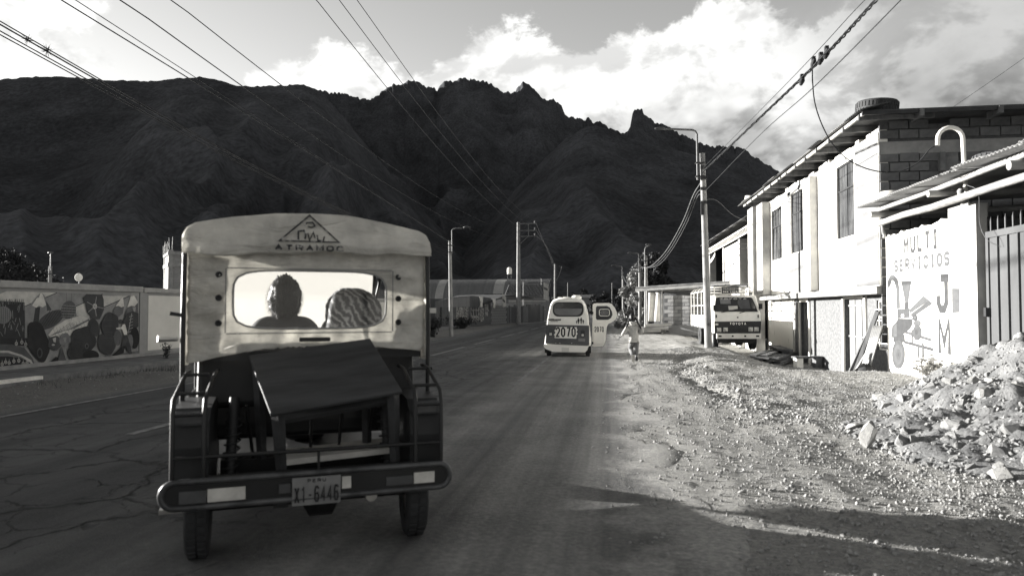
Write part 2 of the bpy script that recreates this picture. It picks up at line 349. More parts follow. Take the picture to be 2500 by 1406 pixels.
skyB = [(560, 420), (700, 290), (780, 218), (805, 225), (830, 226), (860, 235), (905, 243), (930, 225), (960, 205), (985, 206), (992, 198), (1005, 195), (1020, 200), (1040, 210), (1060, 215), (1068, 222), (1075, 206), (1090, 196), (1115, 196), (1125, 190), (1150, 193), (1180, 197), (1200, 205), (1225, 224), (1258, 225), (1263, 212), (1278, 199), (1300, 213), (1307, 222), (1325, 238), (1335, 243), (1350, 241), (1370, 256), (1380, 282), (1400, 285), (1425, 292), (1437, 287), (1450, 302), (1465, 294), (1480, 308), (1500, 318), (1520, 324), (1538, 315), (1543, 276), (1549, 267), (1568, 267), (1573, 280), (1590, 290), (1600, 300), (1625, 305), (1660, 325), (1680, 333), (1700, 345), (1735, 357), (1770, 355), (1800, 360), (1825, 364), (1835, 378), (1870, 398), (1920, 430), (2000, 470), (2150, 520), (2400, 580), (2700, 600), (3600, 640)]
skyF = [(1050, 720), (1150, 600), (1250, 470), (1330, 385), (1380, 338), (1430, 308), (1455, 305), (1480, 313), (1520, 332), (1600, 350), (1700, 378), (1800, 412), (1900, 455), (2050, 530), (2200, 610), (2400, 690), (2500, 735)]
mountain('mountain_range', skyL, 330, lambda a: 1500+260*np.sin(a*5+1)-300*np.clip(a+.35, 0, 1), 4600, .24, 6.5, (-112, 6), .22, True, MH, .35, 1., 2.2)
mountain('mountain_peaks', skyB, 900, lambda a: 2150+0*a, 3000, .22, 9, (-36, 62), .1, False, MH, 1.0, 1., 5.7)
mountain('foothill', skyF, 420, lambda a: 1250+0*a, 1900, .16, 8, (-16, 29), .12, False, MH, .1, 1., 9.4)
# ------------------------------------------------------------------ ground, road
def hground(X, Y):
    """terrain height around the street"""
    sm = lambda x, a, b: np.clip((x-a)/(b-a), 0, 1)**2*(3-2*np.clip((x-a)/(b-a), 0, 1))
    z = 0*X
    right = sm(X, .9, 2.6)
    z = z+right*.045*fbm(X*.7, Y*.45, 3)
    z = z+sm(X, -.8, .8)*.012*fbm(X*3, Y*.7, 3)
    # ruts and a little erosion edge along the verge
    edge = 1.75+.25*np.sin(Y*.35)+.3*pn(Y*.4, Y*0+2.)
    z = z-.07*np.exp(-((X-edge)/.16)**2)*sm(Y, 9, 11)*(1-sm(Y, 17, 22))*(1+.8*fbm(X*2+9, Y*2, 3))
    z = z+.05*np.exp(-((X-edge-.6)/.6)**2)*sm(Y, 7.5, 10)*(1-sm(Y, 20, 26))*(1+.9*fbm(X*1.5+3, Y*1.2, 3))
    # the yard falls towards the two-storey building
    dip = sm(X, 3.3, 5.3)*sm(Y, 14.8, 17)*(1-sm(Y, 44, 52))
    z = z-.44*dip
    z = z+.08*np.exp(-((X-2.75)/.6)**2-((Y-17.2)/1.6)**2)+.09*np.exp(-((X-2.4)/.45)**2-((Y-24)/2.5)**2)
    # left verge
    left = sm(-X, 7.6, 8.6)*(1-sm(-X, 9.4, 9.9))
    z = z+left*.05*(1+fbm(X*1.3, Y*.8, 4))
    return z
def ax(segs):
    r = []
    for a, b, s in segs: r += list(np.arange(a, b, s))
    return np.array(r+[segs[-1][1]])
xs = ax([(-6000, -400, 400), (-400, -40, 30), (-40, -12, 2), (-12, -7, .12), (-7, -1.2, .4), (-1.2, 6.6, .055), (6.6, 16, .5), (16, 40, 4), (40, 400, 30), (400, 6000, 400)])
ys = ax([(-6000, -400, 400), (-400, -20, 40), (-20, 2, 2), (2, 13, .06), (13, 28, .1), (28, 60, .5), (60, 200, 5), (200, 600, 40), (600, 6000, 400)])
GX, GY = np.meshgrid(xs, ys, indexing='ij')
GZ = hground(GX, GY)
fine = np.clip((GX-.4)/1.5, 0, 1)*np.clip((9-GX)/2, 0, 1)*np.clip((30-GY)/5, 0, 1)
GZ = GZ+fine*(.007*fbm(GX*4, GY*4, 4, .6)+.010*np.clip(fbm(GX*11+4, GY*11, 3, .6), -.3, 2))-.006
def ground_mat(name, dirt=True):
    m = bpy.data.materials.new(name); m.use_nodes = True; nt = m.node_tree; N = nt.nodes; K = nt.links; b = N['Principled BSDF']
    b.inputs['Roughness'].default_value = .92; b.inputs['Specular IOR Level'].default_value = .15
    tc = N.new('ShaderNodeTexCoord'); O = tc.outputs['Object']
    def noise(s, d=8, st=None, rough=.65, vec=None):
        v = vec or O
        if st:
            mp = N.new('ShaderNodeMapping'); K.new(v, mp.inputs[0]); mp.inputs[3].default_value = st; v = mp.outputs[0]
        n = N.new('ShaderNodeTexNoise'); K.new(v, n.inputs['Vector']); n.inputs['Scale'].default_value = s; n.inputs['Detail'].default_value = d; n.inputs['Roughness'].default_value = rough; return n
    def rmp(x, a, b_, c=0, d=1, smooth=False):
        n = N.new('ShaderNodeMapRange'); n.interpolation_type = 'SMOOTHSTEP' if smooth else 'LINEAR'; K.new(x, n.inputs[0]); n.inputs[1].default_value = a; n.inputs[2].default_value = b_; n.inputs[3].default_value = c; n.inputs[4].default_value = d; return n.outputs[0]
    def mth(op, a, c):
        n = N.new('ShaderNodeMath'); n.operation = op
        for i, x in enumerate((a, c)):
            if isinstance(x, (int, float)): n.inputs[i].default_value = x
            else: K.new(x, n.inputs[i])
        return n.outputs[0]
    def mix(f, a, c):
        n = N.new('ShaderNodeMix'); n.data_type = 'RGBA'; K.new(f, n.inputs[0])
        for i, x in ((6, a), (7, c)):
            if isinstance(x, tuple): n.inputs[i].default_value = x
            else: K.new(x, n.inputs[i])
        return n.outputs[2]
    sp = N.new('ShaderNodeSeparateXYZ'); K.new(O, sp.inputs[0])
    n1 = noise(1.1, 9).outputs[0]; n2 = noise(28, 6).outputs[0]; n3 = noise(6, 6).outputs[0]
    soil = mix(rmp(n1, .3, .7), tint(.21), tint(.32)); soil = mix(rmp(n2, .4, .75), soil, tint(.45))
    soil = mix(rmp(n3, .58, .75, 0, .6), soil, tint(.13))
    dk = N.new('ShaderNodeMix'); dk.data_type = 'RGBA'; dk.blend_type = 'MULTIPLY'; K.new(rmp(sp.outputs[0], -6.9, -7.6), dk.inputs[0]); K.new(soil, dk.inputs[6]); dk.inputs[7].default_value = (.55, .55, .55, 1); soil = dk.outputs[2]   # left verge soil darkened, its shade put into the colour
    bump = mth('ADD', mth('MULTIPLY', n2, .6), noise(90, 4).outputs[0])
    if not dirt:
        asph = mix(rmp(n1, .3, .7), tint(.046), tint(.08)); asph = mix(rmp(noise(120, 3).outputs[0], .45, .8, 0, .55), asph, tint(.16))
        # wheel-polished lanes and dust streaks along the road
        st = noise(1.5, 5, (1, .035, 1)).outputs[0]; asph = mix(rmp(st, .45, .7, 0, .7), asph, tint(.15))
        # crazed cracks
        wv = noise(1.7, 4); dv = N.new('ShaderNodeVectorMath'); dv.operation = 'MULTIPLY_ADD'; K.new(wv.outputs['Color'], dv.inputs[0]); dv.inputs[1].default_value = (.55, .55, 0); K.new(O, dv.inputs[2])
        def crack(scale, w):
            vo = N.new('ShaderNodeTexVoronoi'); vo.feature = 'DISTANCE_TO_EDGE'; vo.voronoi_dimensions = '2D'; vo.inputs['Scale'].default_value = scale; K.new(dv.outputs[0], vo.inputs['Vector']); return rmp(vo.outputs['Distance'], 0, w, 1, 0)
        zone = rmp(noise(.42, 3).outputs[0], .40, .55); zl = mth('MULTIPLY', rmp(sp.outputs[0], -1.7, -2.6), rmp(sp.outputs[0], -7.0, -6.0))
        ck = mth('MAXIMUM', mth('MULTIPLY', crack(.7, .024), zl), mth('MULTIPLY', mth('MULTIPLY', crack(2.1, .035), zone), zl))
        ck = mth('MULTIPLY', ck, rmp(noise(3.1, 3).outputs[0], .3, .5))
        asph = mix(mth('MULTIPLY', ck, .7), asph, tint(.014))
        # dust and soil carried over the right lane and the edges
        e = mth('ADD', sp.outputs[0], mth('MULTIPLY', mth('SUBTRACT', n1, .5), 2.4))
        du = rmp(e, -3.6, .4, 0, 1, True); full = rmp(e, -.3, .55, 0, 1, True)
        tr = rmp(noise(1.5, 5, (1, .015, 1)).outputs[0], .36, .64, .15, 1)
        du = mth('MAXIMUM', mth('MULTIPLY', du, tr), full)
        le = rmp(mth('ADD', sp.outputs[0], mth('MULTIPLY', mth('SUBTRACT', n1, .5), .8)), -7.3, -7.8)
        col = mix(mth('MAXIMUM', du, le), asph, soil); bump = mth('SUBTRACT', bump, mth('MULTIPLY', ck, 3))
    else: col = soil
    K.new(col, b.inputs['Base Color'])
    bp = N.new('ShaderNodeBump'); bp.inputs['Distance'].default_value = .035 if dirt else .014; bp.inputs['Strength'].default_value = .9; K.new(bump, bp.inputs['Height']); K.new(bp.outputs[0], b.inputs['Normal'])
    return m
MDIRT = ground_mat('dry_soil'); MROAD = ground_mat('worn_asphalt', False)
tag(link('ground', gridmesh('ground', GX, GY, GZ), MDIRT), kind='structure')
rx = ax([(-7.7, -1.3, .4), (-1.3, .9, .1)]); ry = ax([(-30, 2, 2), (2, 30, .25), (30, 420, 6)])
RX, RY = np.meshgrid(rx, ry, indexing='ij'); RX = RX+np.where(RX > .85, .35*fbm(RY*.5, RY*0+1, 3), 0)+np.where(RX < -7.6, .15*fbm(RY*.6, RY*0+4, 3), 0)
RZ = np.maximum(hground(RX, RY), 0)+.006+.008*(1-((RX+4.5)/4)**2)-.06*np.clip((RX-.45-.55*fbm(RX*1.1, RY*.8, 3))/.35, 0, 1)
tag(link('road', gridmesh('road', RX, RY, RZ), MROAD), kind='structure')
MLINE = M('worn_line_paint', .24, .13, 9, .85, lo=.42, hi=.56)
def line(x, y0, y1, w, name='road_marking'):
    yy = np.arange(y0, y1+.01, .6 if y1-y0 < 60 else 1.5); XX, YY = np.meshgrid([x-w/2, x+w/2], yy, indexing='ij')
    tag(link(name, gridmesh(name, XX, YY, 0*XX+.0185+.008*(1-((XX+4.5)/4)**2)-.0065), MLINE), kind='structure')
line(-7.2, -4, 200, .1); line(-1.62, 11.5, 200, .08)
for y in range(-4, 130, 6): line(-4.88, y-1.6 if y else y, y+2.6, .11)
# ------------------------------------------------------------------ materials of the street
MWHITE = M('whitewash', .82, .70, 2.5, .85, .004, 40, lo=.55, hi=.8)
MGREYP = M('grey_plaster_paint', .20, .17, 2.5, .85, .004, 40)
MPIL = M('pilaster_paint', .40, .30, 3, .85, .004, 40)
MSTUCCO = M('rough_stucco', .18, .10, 14, .9, .012, 60)
MCONC = M('concrete', .30, .20, 3, .85, .004, 30)
MCONCD = M('dark_concrete', .20, .11, 4, .9, .006, 25)
MBLOCK = M('concrete_block', .135, .085, 5, .95, .010, 28)
MBLOCK2 = M('concrete_block_pale', .165, .11, 5, .95, .010, 28)
MMORTAR = M('mortar', .105, .065, 8, .95, .012, 30)
MSHEET = M('weathered_roof_sheet', .26, .12, 3, .55, metal=.35, stretch=(1, .15, 1))
MSHEETD = M('dark_roof_sheet', .09, .05, 3, .7, metal=.2)
MLOG = M('peeled_log', .36, .2, 6, .8, .006, 20, stretch=(.2, 1, 1))
MTIMBER = M('old_timber', .16, .08, 5, .85, .005, 20, stretch=(1, 1, .2))
MSTEELD = M('dark_steel', .03, .05, 6, .5, metal=.3)
MGLASS = M('reflection_streaked_glass', .03, .11, 2.2, .14, spec=.7, stretch=(1, 2, .35))  # pale upright streaks in the colour stand in for reflections
MDOOR = M('painted_steel_door', .18, .15, 3, .6)
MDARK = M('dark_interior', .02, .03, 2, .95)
MRUB = M('tyre_rubber', .028, .05, 7, .75, .004, 30)
MPAINTG = M('faded_grey_paint', .04, .055, 12, .85)
MPAINTL = M('faded_light_grey_paint', .07, .092, 12, .85)
MPAINTM = M('washed_grey_paint', .055, .075, 10, .85)
def wall_open(s, x0, x1, y0, y1, z0, z1, holes):
    """wall slab across X with rectangular openings (ya, yb, za, zb), ya ascending"""
    y = y0
    for a, b, c, d in sorted(holes):
        s.span((x0, y, z0), (x1, a, z1))
        if c > z0: s.span((x0, a, z0), (x1, b, c))
        if d < z1: s.span((x0, a, d), (x1, b, z1))
        y = b
    s.span((x0, y, z0), (x1, y1, z1)); return s
def corrugated(name, mat, parent, o, ax_, ay_, w, l, pitch=.09, amp=.018, n=None, sag=0, jit=0):
    """corrugated sheet: waves across ax_, flutes along ay_"""
    n = n or max(8, int(w/pitch*6)); s = MB(); rows = []
    ax_, ay_ = Vector(ax_).normalized(), Vector(ay_).normalized(); az_ = ax_.cross(ay_).normalized(); o = Vector(o)
    for j in range(4):
        t = j/3; row = []
        for i in range(n+1):
            q = i/n; x = q*w; h = amp*math.sin(2*math.pi*x/pitch)-sag*math.sin(math.pi*t)+jit*math.sin(x*2.7+1)*(1-t)
            e = (jit*1.5*math.sin(int(x/.8)*12.9898) if j in (0, 3) else 0)
            row.append(o+ax_*x+ay_*(t*l+e)+az_*h)
        rows.append(row)
    return s.grid(rows).build(name, mat, parent, solid=.004)
# ------------------------------------------------------------------ two-storey building
B = place('two_storey_building', 'two-storey building with white upper floor, dark windows and overhanging sheet roof', 'building', (6.2, 21.5, -.5))
XL, XU = 6.2, 5.8
s = MB(); wall_open(s, XL, XL+.25, 15.86, 28.45, -.7, 1.62, [(16.0, 17.12, .35, 1.5), (17.85, 19.33, -.44, 1.56), (22.6, 23.58, -.5, 1.52)])
lower = s.build('lower_wall', MSTUCCO, B)
MB().span((XL-.03, 24.3, -.7), (XL-.002, 28.4, 1.6)).build('whitewashed_patch', M('stained_whitewash', .74, .10, 1.1, .9, lo=.52, hi=.60, stretch=(1, 1, .35)), lower)
MB().span((5.72, 15.78, 1.63), (6.5, 27.55, 1.80)).build('floor_slab', MCONC, B)
s = MB(); wins = [(24.26, 25.79, 3.03, 4.82), (21.07, 23.1, 3.07, 4.98), (17.3, 18.59, 3.08, 4.93)]
wall_open(s, XU, XU+.2, 15.80, 27.9, 1.803, 5.15, wins); up = s.build('upper_wall', MWHITE, B)
# uneven wall head below the roof
s = MB(); y = 15.8
random.seed(3)
while y < 27.8:
    w = random.uniform(.25, .6); s.span((XU+.012, y, 5.1), (XU+.19, min(y+w-.01, 27.8), 5.17+random.uniform(0, .13))); y += w
s.build('wall_head_blocks', MWHITE, up)
MB().span((XU-.012, 20.93, 1.82), (XU-.001, 23.4, 3.05)).build('grey_painted_panel', MGREYP, up)
MB().span((XU-.012, 15.82, 1.82), (XU-.001, 17.2, 5.1)).build('grey_painted_panel', MGREYP, up)
MB().span((XU-.012, 23.12, 3.05), (XU-.001, 23.5, 5.1)).span((XU-.012, 20.93, 5.0), (XU-.001, 23.5, 5.12)).build('grey_painted_panel', MGREYP, up)
for y0, y1, d in ((20.2, 20.9, .22), (25.9, 26.9, .3), (27.0, 27.95, .42)):
    MB().span((XU-d, y0, 1.81), (XU-.002, y1, 5.05 if y1 < 25 else 5.2)).build('pilaster', MPIL, B, bevel=.02)
def window(par, x, y0, y1, z0, z1, cols, zt, proud=.0, fm=MSTEELD):
    f = MB(); t = .03
    xx = x+.05
    f.span((xx-.03, y0, z0), (xx+.03, y0+t, z1)).span((xx-.03, y1-t, z0), (xx+.03, y1, z1)).span((xx-.03, y0, z0), (xx+.03, y1, z0+t)).span((xx-.03, y0, z1-t), (xx+.03, y1, z1))
    f.span((xx-.026, y0+t, zt-.02), (xx+.026, y1-t, zt+.02))
    wo = MB(); 
    fo = f.build('window_frame', fm, par)
    for k, (za, zb) in enumerate(((z0+t, zt-.02), (zt+.02, z1-t))):
        n = cols[k]
        for i in range(n):
            a = y0+t+(y1-y0-2*t)*i/n; b = y0+t+(y1-y0-2*t)*(i+1)/n
            MB().box((xx, (a+b)/2, (za+zb)/2), (.008, b-a-.012, zb-za-.004), (0, random.uniform(-.02, .02), random.uniform(-.02, .02))).build('pane', MGLASS, fo)
            if i: MB().span((xx-.02, a-.012, za), (xx+.02, a+.012, zb)).build('glazing_bar', fm, fo)
    return fo
for (y0, y1, z0, z1), c in zip(wins, ((3, 4), (3, 3), (2, 2))): window(B, XU+.02, y0, y1, z0, z1, c, z0+(z1-z0)*.66)
MB().span((XU+.19, 16.3, 1.85), (XU+.21, 27.5, 5.1)).build('room_shade_sheet', MDARK, B)  # dark sheet put behind the panes for the shade of the rooms
# street doors of boards
def door(par, y0, y1, z0, z1, n):
    f = MB().span((XL-.05, y0-.12, z0), (XL+.02, y0, z1+.1)).span((XL-.05, y1, z0), (XL+.02, y1+.12, z1+.1)).span((XL-.05, y0-.12, z1), (XL+.02, y1+.12, z1+.1))
    d = f.build('door_frame', MWHITE, par)
    w = (y1-y0)/n
    for i in range(n): MB().span((XL+.09+.012*(i % 2), y0+i*w+.006, z0+.02), (XL+.13, y0+(i+1)*w-.006, z1-.01)).build('plank', MDOOR, d, bevel=.004)
    for z in (z0+.12, (z0+z1)/2, z1-.2): MB().span((XL+.075, y0+.03, z), (XL+.09, y1-.03, z+.05)).build('rail', MDOOR, d)
    MB().span((XL+.13, y0, z0), (XL+.15, y1, z1)).build('door_back', MSTEELD, d)
    MB().tube([(XL+.05, y0+.1, (z0+z1)/2), (XL+.05, y0+.1, (z0+z1)/2+.12)], .012).build('handle', MSTEELD, d)
    return d
door(B, 17.85, 19.33, -.44, 1.56, 6); door(B, 22.6, 23.58, -.5, 1.52, 5)
w = window(B, XL+.02, 16.0, 17.12, .35, 1.5, (2, 2), 1.1, fm=MWHITE)
for i in range(4): MB().span((XL-.02, 16.0, .5+i*.26), (XL-.005, 17.12, .52+i*.26)).build('window_bar', MWHITE, w)
# gable wall of concrete blocks facing the camera
GY0 = 15.79
MB().span((XU+.215, GY0+.02, .2), (12.5, GY0+.2, 5.3)).build('gable_core', MMORTAR, B)
random.seed(11)
bm = []
for k in range(5):
    q = MB().box((0, 0, 0), (.38+.0*k, .05, .18)).mesh('concrete_block'); q.materials.append(MBLOCK if k % 2 else MBLOCK2); bm.append(q)
row = 0; z = .55
cnt = 0
while z < 5.2:
    if abs(z-4.72) < .09: z += .30; row += 1; continue
    x = XU+.02+(.0 if row % 2 else -.2)
    while x < 9.6:
        x0 = max(x, XU+.02); x1 = x+.39
        if x1-x0 > .1 and not (7.02 < (x0+x1)/2 < 7.42 and z > 1.6) and not (z > 4.4 and z < 4.72 and 5.8 < x0 < 6.9 and False):
            o = link('block', bm[random.randrange(5)], None, B, loc=Vector(((x0+x1)/2, GY0+random.uniform(-.012, .012), z+.1))-WP[B.name], rot=(random.uniform(-.02, .02), random.uniform(-.012, .012), random.uniform(-.012, .012)))
            o.scale = ((x1-x0-.014)/.38, 1, random.uniform(.96, 1.03)); cnt += 1
        x += .405
    z += .207; row += 1
MB().span((XU+.01, GY0-.03, 4.66), (12.5, GY0+.03, 4.93)).build('tie_beam', MCONC, B)
MB().span((7.03, GY0-.02, .3), (7.4, GY0+.03, 4.655)).build('tie_column', MCONCD, B)
MB().box((7.05, GY0-.07, 4.45), (.1, .12, .4)).build('hollow_block', MBLOCK2, B); 
# roof: sheets, rafters, fascia
rf = MB().span((5.30, 15.15, 5.44), (12.6, 28.3, 5.475)).build('roof', MSHEETD, B)
random.seed(5)
for i in range(15):
    y = 15.05+i*.9; corrugated('roof_sheet', MSHEET if i % 3 else MSHEETD, rf, (5.16+random.uniform(-.05, .05), y+.96, 5.455+random.uniform(0, .012)+.003*(i % 2)), (0, -1, 0), (1, 0, .24), .99, .62, .11, .016)
for i in range(13):
    y = 15.35+i*1.02; MB().box((6.0, y, 5.37), (1.5, .07, .12)).build('rafter', MTIMBER, rf)
MB().box((5.31, 21.7, 5.41), (.05, 13.1, .06)).build('fascia', M('pale_fascia', .7, .5, 4), rf)
for x in (6.4, 7.9, 9.4, 11): MB().box((x, 15.3, 5.36), (.08, .5, .14)).build('purlin_end', MTIMBER, rf)
MB().box((8.9, 15.13, 5.40), (7.3, .06, .07)).build('gable_purlin', MSTEELD, rf)
def tyre_mesh(r, w, n=36, tread=True, flat=.55):
    s = MB(); prof = [(r*flat, -w*.38), (r*.7, -w*.5), (r*.93, -w*.46), (r, -w*.36), (r, w*.36), (r*.93, w*.46), (r*.7, w*.5), (r*flat, w*.38), (r*flat, -w*.38)]
    s.lathe(prof, n, caps=False)
    if tread:
        for k in range(n):
            for sgn in (-1, 1):
                a = 2*math.pi*(k+(.5 if sgn > 0 else 0))/n; s.box((r*1.005*math.cos(a), r*1.005*math.sin(a), sgn*w*.19), (.014, r*.11, w*.3), (0, 0, a))
    return s
t = tyre_mesh(.43, .36).build('tyre', MRUB, None, (5.92, 16.15, 5.76), (R(4), R(3), 0)); tag(t, 'big worn black tyre lying on the two-storey building roof corner', 'tyre')
t = tyre_mesh(.22, .16, 24, False).build('bucket_weight', M('pale_plastic', .7, .5, 5), None, (5.5, 27.9, 5.66), (0, R(8), 0)); tag(t, 'small pale round weight on the far end of the white building roof', 'roof weight')
# ------------------------------------------------------------------ workshop wall with painted sign
Wk = place('workshop_wall', 'sunlit white workshop wall painted MULTI SERVICIOS JM with a shredder machine', 'wall', (5.92, 13.7, -.1))
XW = 5.8
s = MB(); n = 26; rows = []; random.seed(8)
top = []
for i in range(n+1):
    y = 15.45-(15.45-12.07)*i/n; top.append((y, 2.83+.05*i/n+random.uniform(-.035, .035)))
poly = [(15.45, -.3)]+top+[(12.07, -.3)]
s.prism([(-p[0], p[1]) for p in poly], .25, frame2((XW+.25, 0, 0), (0, -1, 0), (0, 0, 1))); wk = s.build('wall', MWHITE, Wk)
def onw(x, y):   # zoom coordinates of the sign -> wall plane (local x = -Y, y = Z)
    p = at(2050+x/2.929, 480+y/2.929, X=XW); return (-p.y, p.z)
TW = lambda d: frame2((XW-d, 0, 0), (0, -1, 0), (0, 0, 1))
def wtext(body, x0, yt0, yb0, x1, mat, bold):
    a, zt = onw(x0, yt0); a2, zb = onw(x0, yb0); b, _ = onw(x1, yt0); h = zt-zb
    letters('lettering', body, mat, wk, frame2((XW-.001, -(a+b)/2, zb), (0, -1, 0), (0, 0, 1)), abs(b-a), h, bold, .28, .002)
wtext('MULTI', 455, 285, 418, 705, MPAINTG, .085); wtext('SERVICIOS', 388, 455, 545, 788, MPAINTL, .085)
wtext('J', 690, 560, 832, 793, MPAINTG, .14); wtext('M', 700, 857, 1142, 793, MPAINTG, .12)
def wpoly(pts, mat, d=.002, name='painted_machine'):
    return MB().prism([onw(x, y) for x, y in pts], .001, TW(d)).build(name, mat, wk)
def circ(cx, cy, rx, ry, n=26): return [(cx+rx*math.cos(2*math.pi*k/n), cy+ry*math.sin(2*math.pi*k/n)) for k in range(n)]
wpoly([(340, 660), (345, 600), (362, 560), (392, 562), (415, 590), (428, 650), (434, 800), (408, 802), (404, 660), (392, 610), (375, 596), (362, 640)], MPAINTL)
wpoly([(440, 606), (514, 602), (492, 758), (468, 758)], MPAINTL, .002); wpoly([(443, 632), (512, 628), (514, 602), (440, 606)], MPAINTM, .0035)
wpoly([(466, 758), (492, 756), (494, 800), (464, 802)], MPAINTG); wpoly([(500, 806), (600, 706), (640, 742), (504, 836)], MPAINTL); wpoly([(504, 842), (640, 742), (668, 764), (524, 862)], MPAINTM)
wpoly([(412, 803), (500, 800), (500, 866), (412, 870)], MPAINTM); wpoly([(412, 870), (522, 872), (520, 916), (412, 918)], MPAINTG, .0035)
wpoly([(412, 918), (520, 916), (505, 945), (455, 985), (412, 1000)], MPAINTG, .0048); wpoly([(412, 886), (412, 1000), (368, 1010), (375, 930)], MPAINTM, .0048); wpoly([(388, 930), (412, 905), (412, 998), (386, 1002)], MPAINTL, .0062)
wpoly(circ(540, 866, 20, 22), MPAINTG, .005); wpoly(circ(556, 905, 27, 24), MPAINTL, .0036); wpoly(circ(556, 972, 32, 56), MPAINTM, .0068); wpoly(circ(552, 968, 10, 18), MPAINTG, .0082); wpoly(circ(540, 864, 9, 10), MPAINTL, .0065); wpoly(circ(453, 852, 10, 14), MWHITE, .0085)
wpoly([(460, 955), (656, 1014), (654, 1036), (460, 975)], MPAINTM, .0026); wpoly([(460, 1028), (670, 1082), (670, 1106), (460, 1048)], MPAINTG, .0026)
wpoly([(512, 950), (524, 950), (526, 1045), (514, 1045)], MPAINTM, .0040); wpoly([(556, 1060), (570, 1062), (570, 1150), (558, 1150)], MPAINTM, .0044); wpoly([(588, 1030), (604, 1060), (606, 1165), (590, 1165)], MPAINTM, .0044)
wpoly([(385, 990), (465, 985), (468, 1030), (440, 1050), (385, 1040)], MPAINTG, .0056)
wpoly(circ(422, 1128, 46, 102), MPAINTM, .0074); wpoly(circ(422, 1128, 33, 72), MPAINTL, .0086); wpoly(circ(424, 1128, 16, 38), MPAINTM, .0098); wpoly(circ(424, 1128, 5, 12), MPAINTG, .011)
wpoly([(803, 655), (858, 655), (860, 828), (805, 832)], MPAINTL, .003, 'meter_box_cover')
# pillar at the gate
MB().span((XW+.004, 11.85, -.3), (XW+.17, 12.065, 2.98)).span((XW-.0, 12.07, 2.80), (XW+.3, 12.75, 3.03)).build('gate_pillar', MPIL, Wk)
# shed roof behind the wall: logs, purlins, corrugated sheets
Sh = place('shed_roof', 'open shed roof of corrugated sheets on pale peeled logs above the workshop wall', 'roof', (7, 12.5, 2.9))
def log(par, a, b, r, name='log'):
    a, b = Vector(a), Vector(b); n = 7; random.seed(int(a.x*100+b.y*37))
    return MB().tube([a.lerp(b, i/n)+Vector((random.uniform(-.018, .018), 0, random.uniform(-.018, .018))) for i in range(n+1)], [r*random.uniform(.88, 1.08) for i in range(n+1)], 10).build(name, MLOG, par)
log(Sh, (5.72, 15.5, 3.14), (5.72, 7.5, 3.12), .062); log(Sh, (5.58, 15.5, 3.36), (5.58, 7.5, 3.40), .042)
for y in (15.2, 12.6, 10.2): log(Sh, (5.42, y, 3.26), (9.5, y, 3.42), .065, 'purlin')
log(Sh, (5.74, 15.38, 2.8), (5.72, 15.42, 3.2), .035, 'prop'); log(Sh, (5.85, 12.3, 2.98), (5.8, 12.28, 3.3), .05, 'prop')
random.seed(21)
for i in range(9):
    y = 15.55-i*.83; corrugated('roof_sheet', MSHEET, Sh, (5.30+random.uniform(-.05, .03), y+.03, 3.45+.012*(i % 2)+random.uniform(0, .02)), (0, -1, 0), (1, 0, .05), .9, 4, .10, .02, jit=.012)
MB().span((9.3, 7.4, -.3), (9.5, 15.7, 3.4)).build('back_wall', MBLOCK, Sh); MB().span((5.9, 7.2, -.3), (9.3, 7.4, 3.4)).build('side_wall', MBLOCK, Sh)
t = tyre_mesh(.4, .2, 30).build('tyre', MRUB, None, (6.15, 11.75, 3.64), (0, R(4), 0)); tag(t, 'worn tyre weighing down the corrugated workshop roof', 'tyre')
t = MB().lathe([(.02, .2), (.16, .19), (.25, .12), (.27, 0)][::-1], 20).build('roof_weight', M('pale_plastic', .7, .5, 5), None, (5.62, 14.75, 3.49)); tag(t, 'pale upturned basin lying at the corrugated workshop roof corner', 'basin')
# gate of steel panels
G = place('steel_gate', 'grey sheet steel gate with pressed vertical panels and spikes', 'gate', (5.95, 10, 0))
MGATE = M('gate_paint', .085, .055, 1.3, .55, stretch=(1, 1, .4)); XG = 5.93
for i in range(14):
    y = 11.72-i*.27; MB().span((XG, y-.255, .12), (XG+.03, y, 2.42)).build('panel', MGATE, G, bevel=.008)
    MB().span((XG-.03, y-.29+.02, .1), (XG+.0, y-.27+.02, 2.42)).build('rib', MGATE, G)
MB().span((XG-.02, 7.9, 2.42), (XG+.06, 11.8, 2.52)).span((XG-.02, 11.725, .05), (XG+.06, 11.8, 2.419)).build('gate_frame', MGATE, G)
for i in range(20): MB().tube([(XG+.02, 11.7-i*.2, 2.52), (XG+.02, 11.7-i*.2, 2.68), (XG+.02, 11.7-i*.2, 2.75)], [.016, .016, .002], 6).build('spike', MGATE, G)
MB().box((XG-.04, 11.76, 1.25), (.06, .07, .14)).build('lock', MSTEELD, G)
# service mast
mast = [(5.95, 12.42, 2.7), (5.93, 12.46, 4.1)]+[(5.93-.2*(1-math.cos(a)), 12.46, 4.18+.2*math.sin(a)) for a in np.linspace(0, math.pi, 10)]+[(5.53, 12.46, 4.08)]
t = MB().tube(mast, .035, 10).build('service_mast', M('white_pipe', .8, .7, 5, .5)); tag(t, 'white hooked conduit mast rising from the workshop wall', 'pipe')
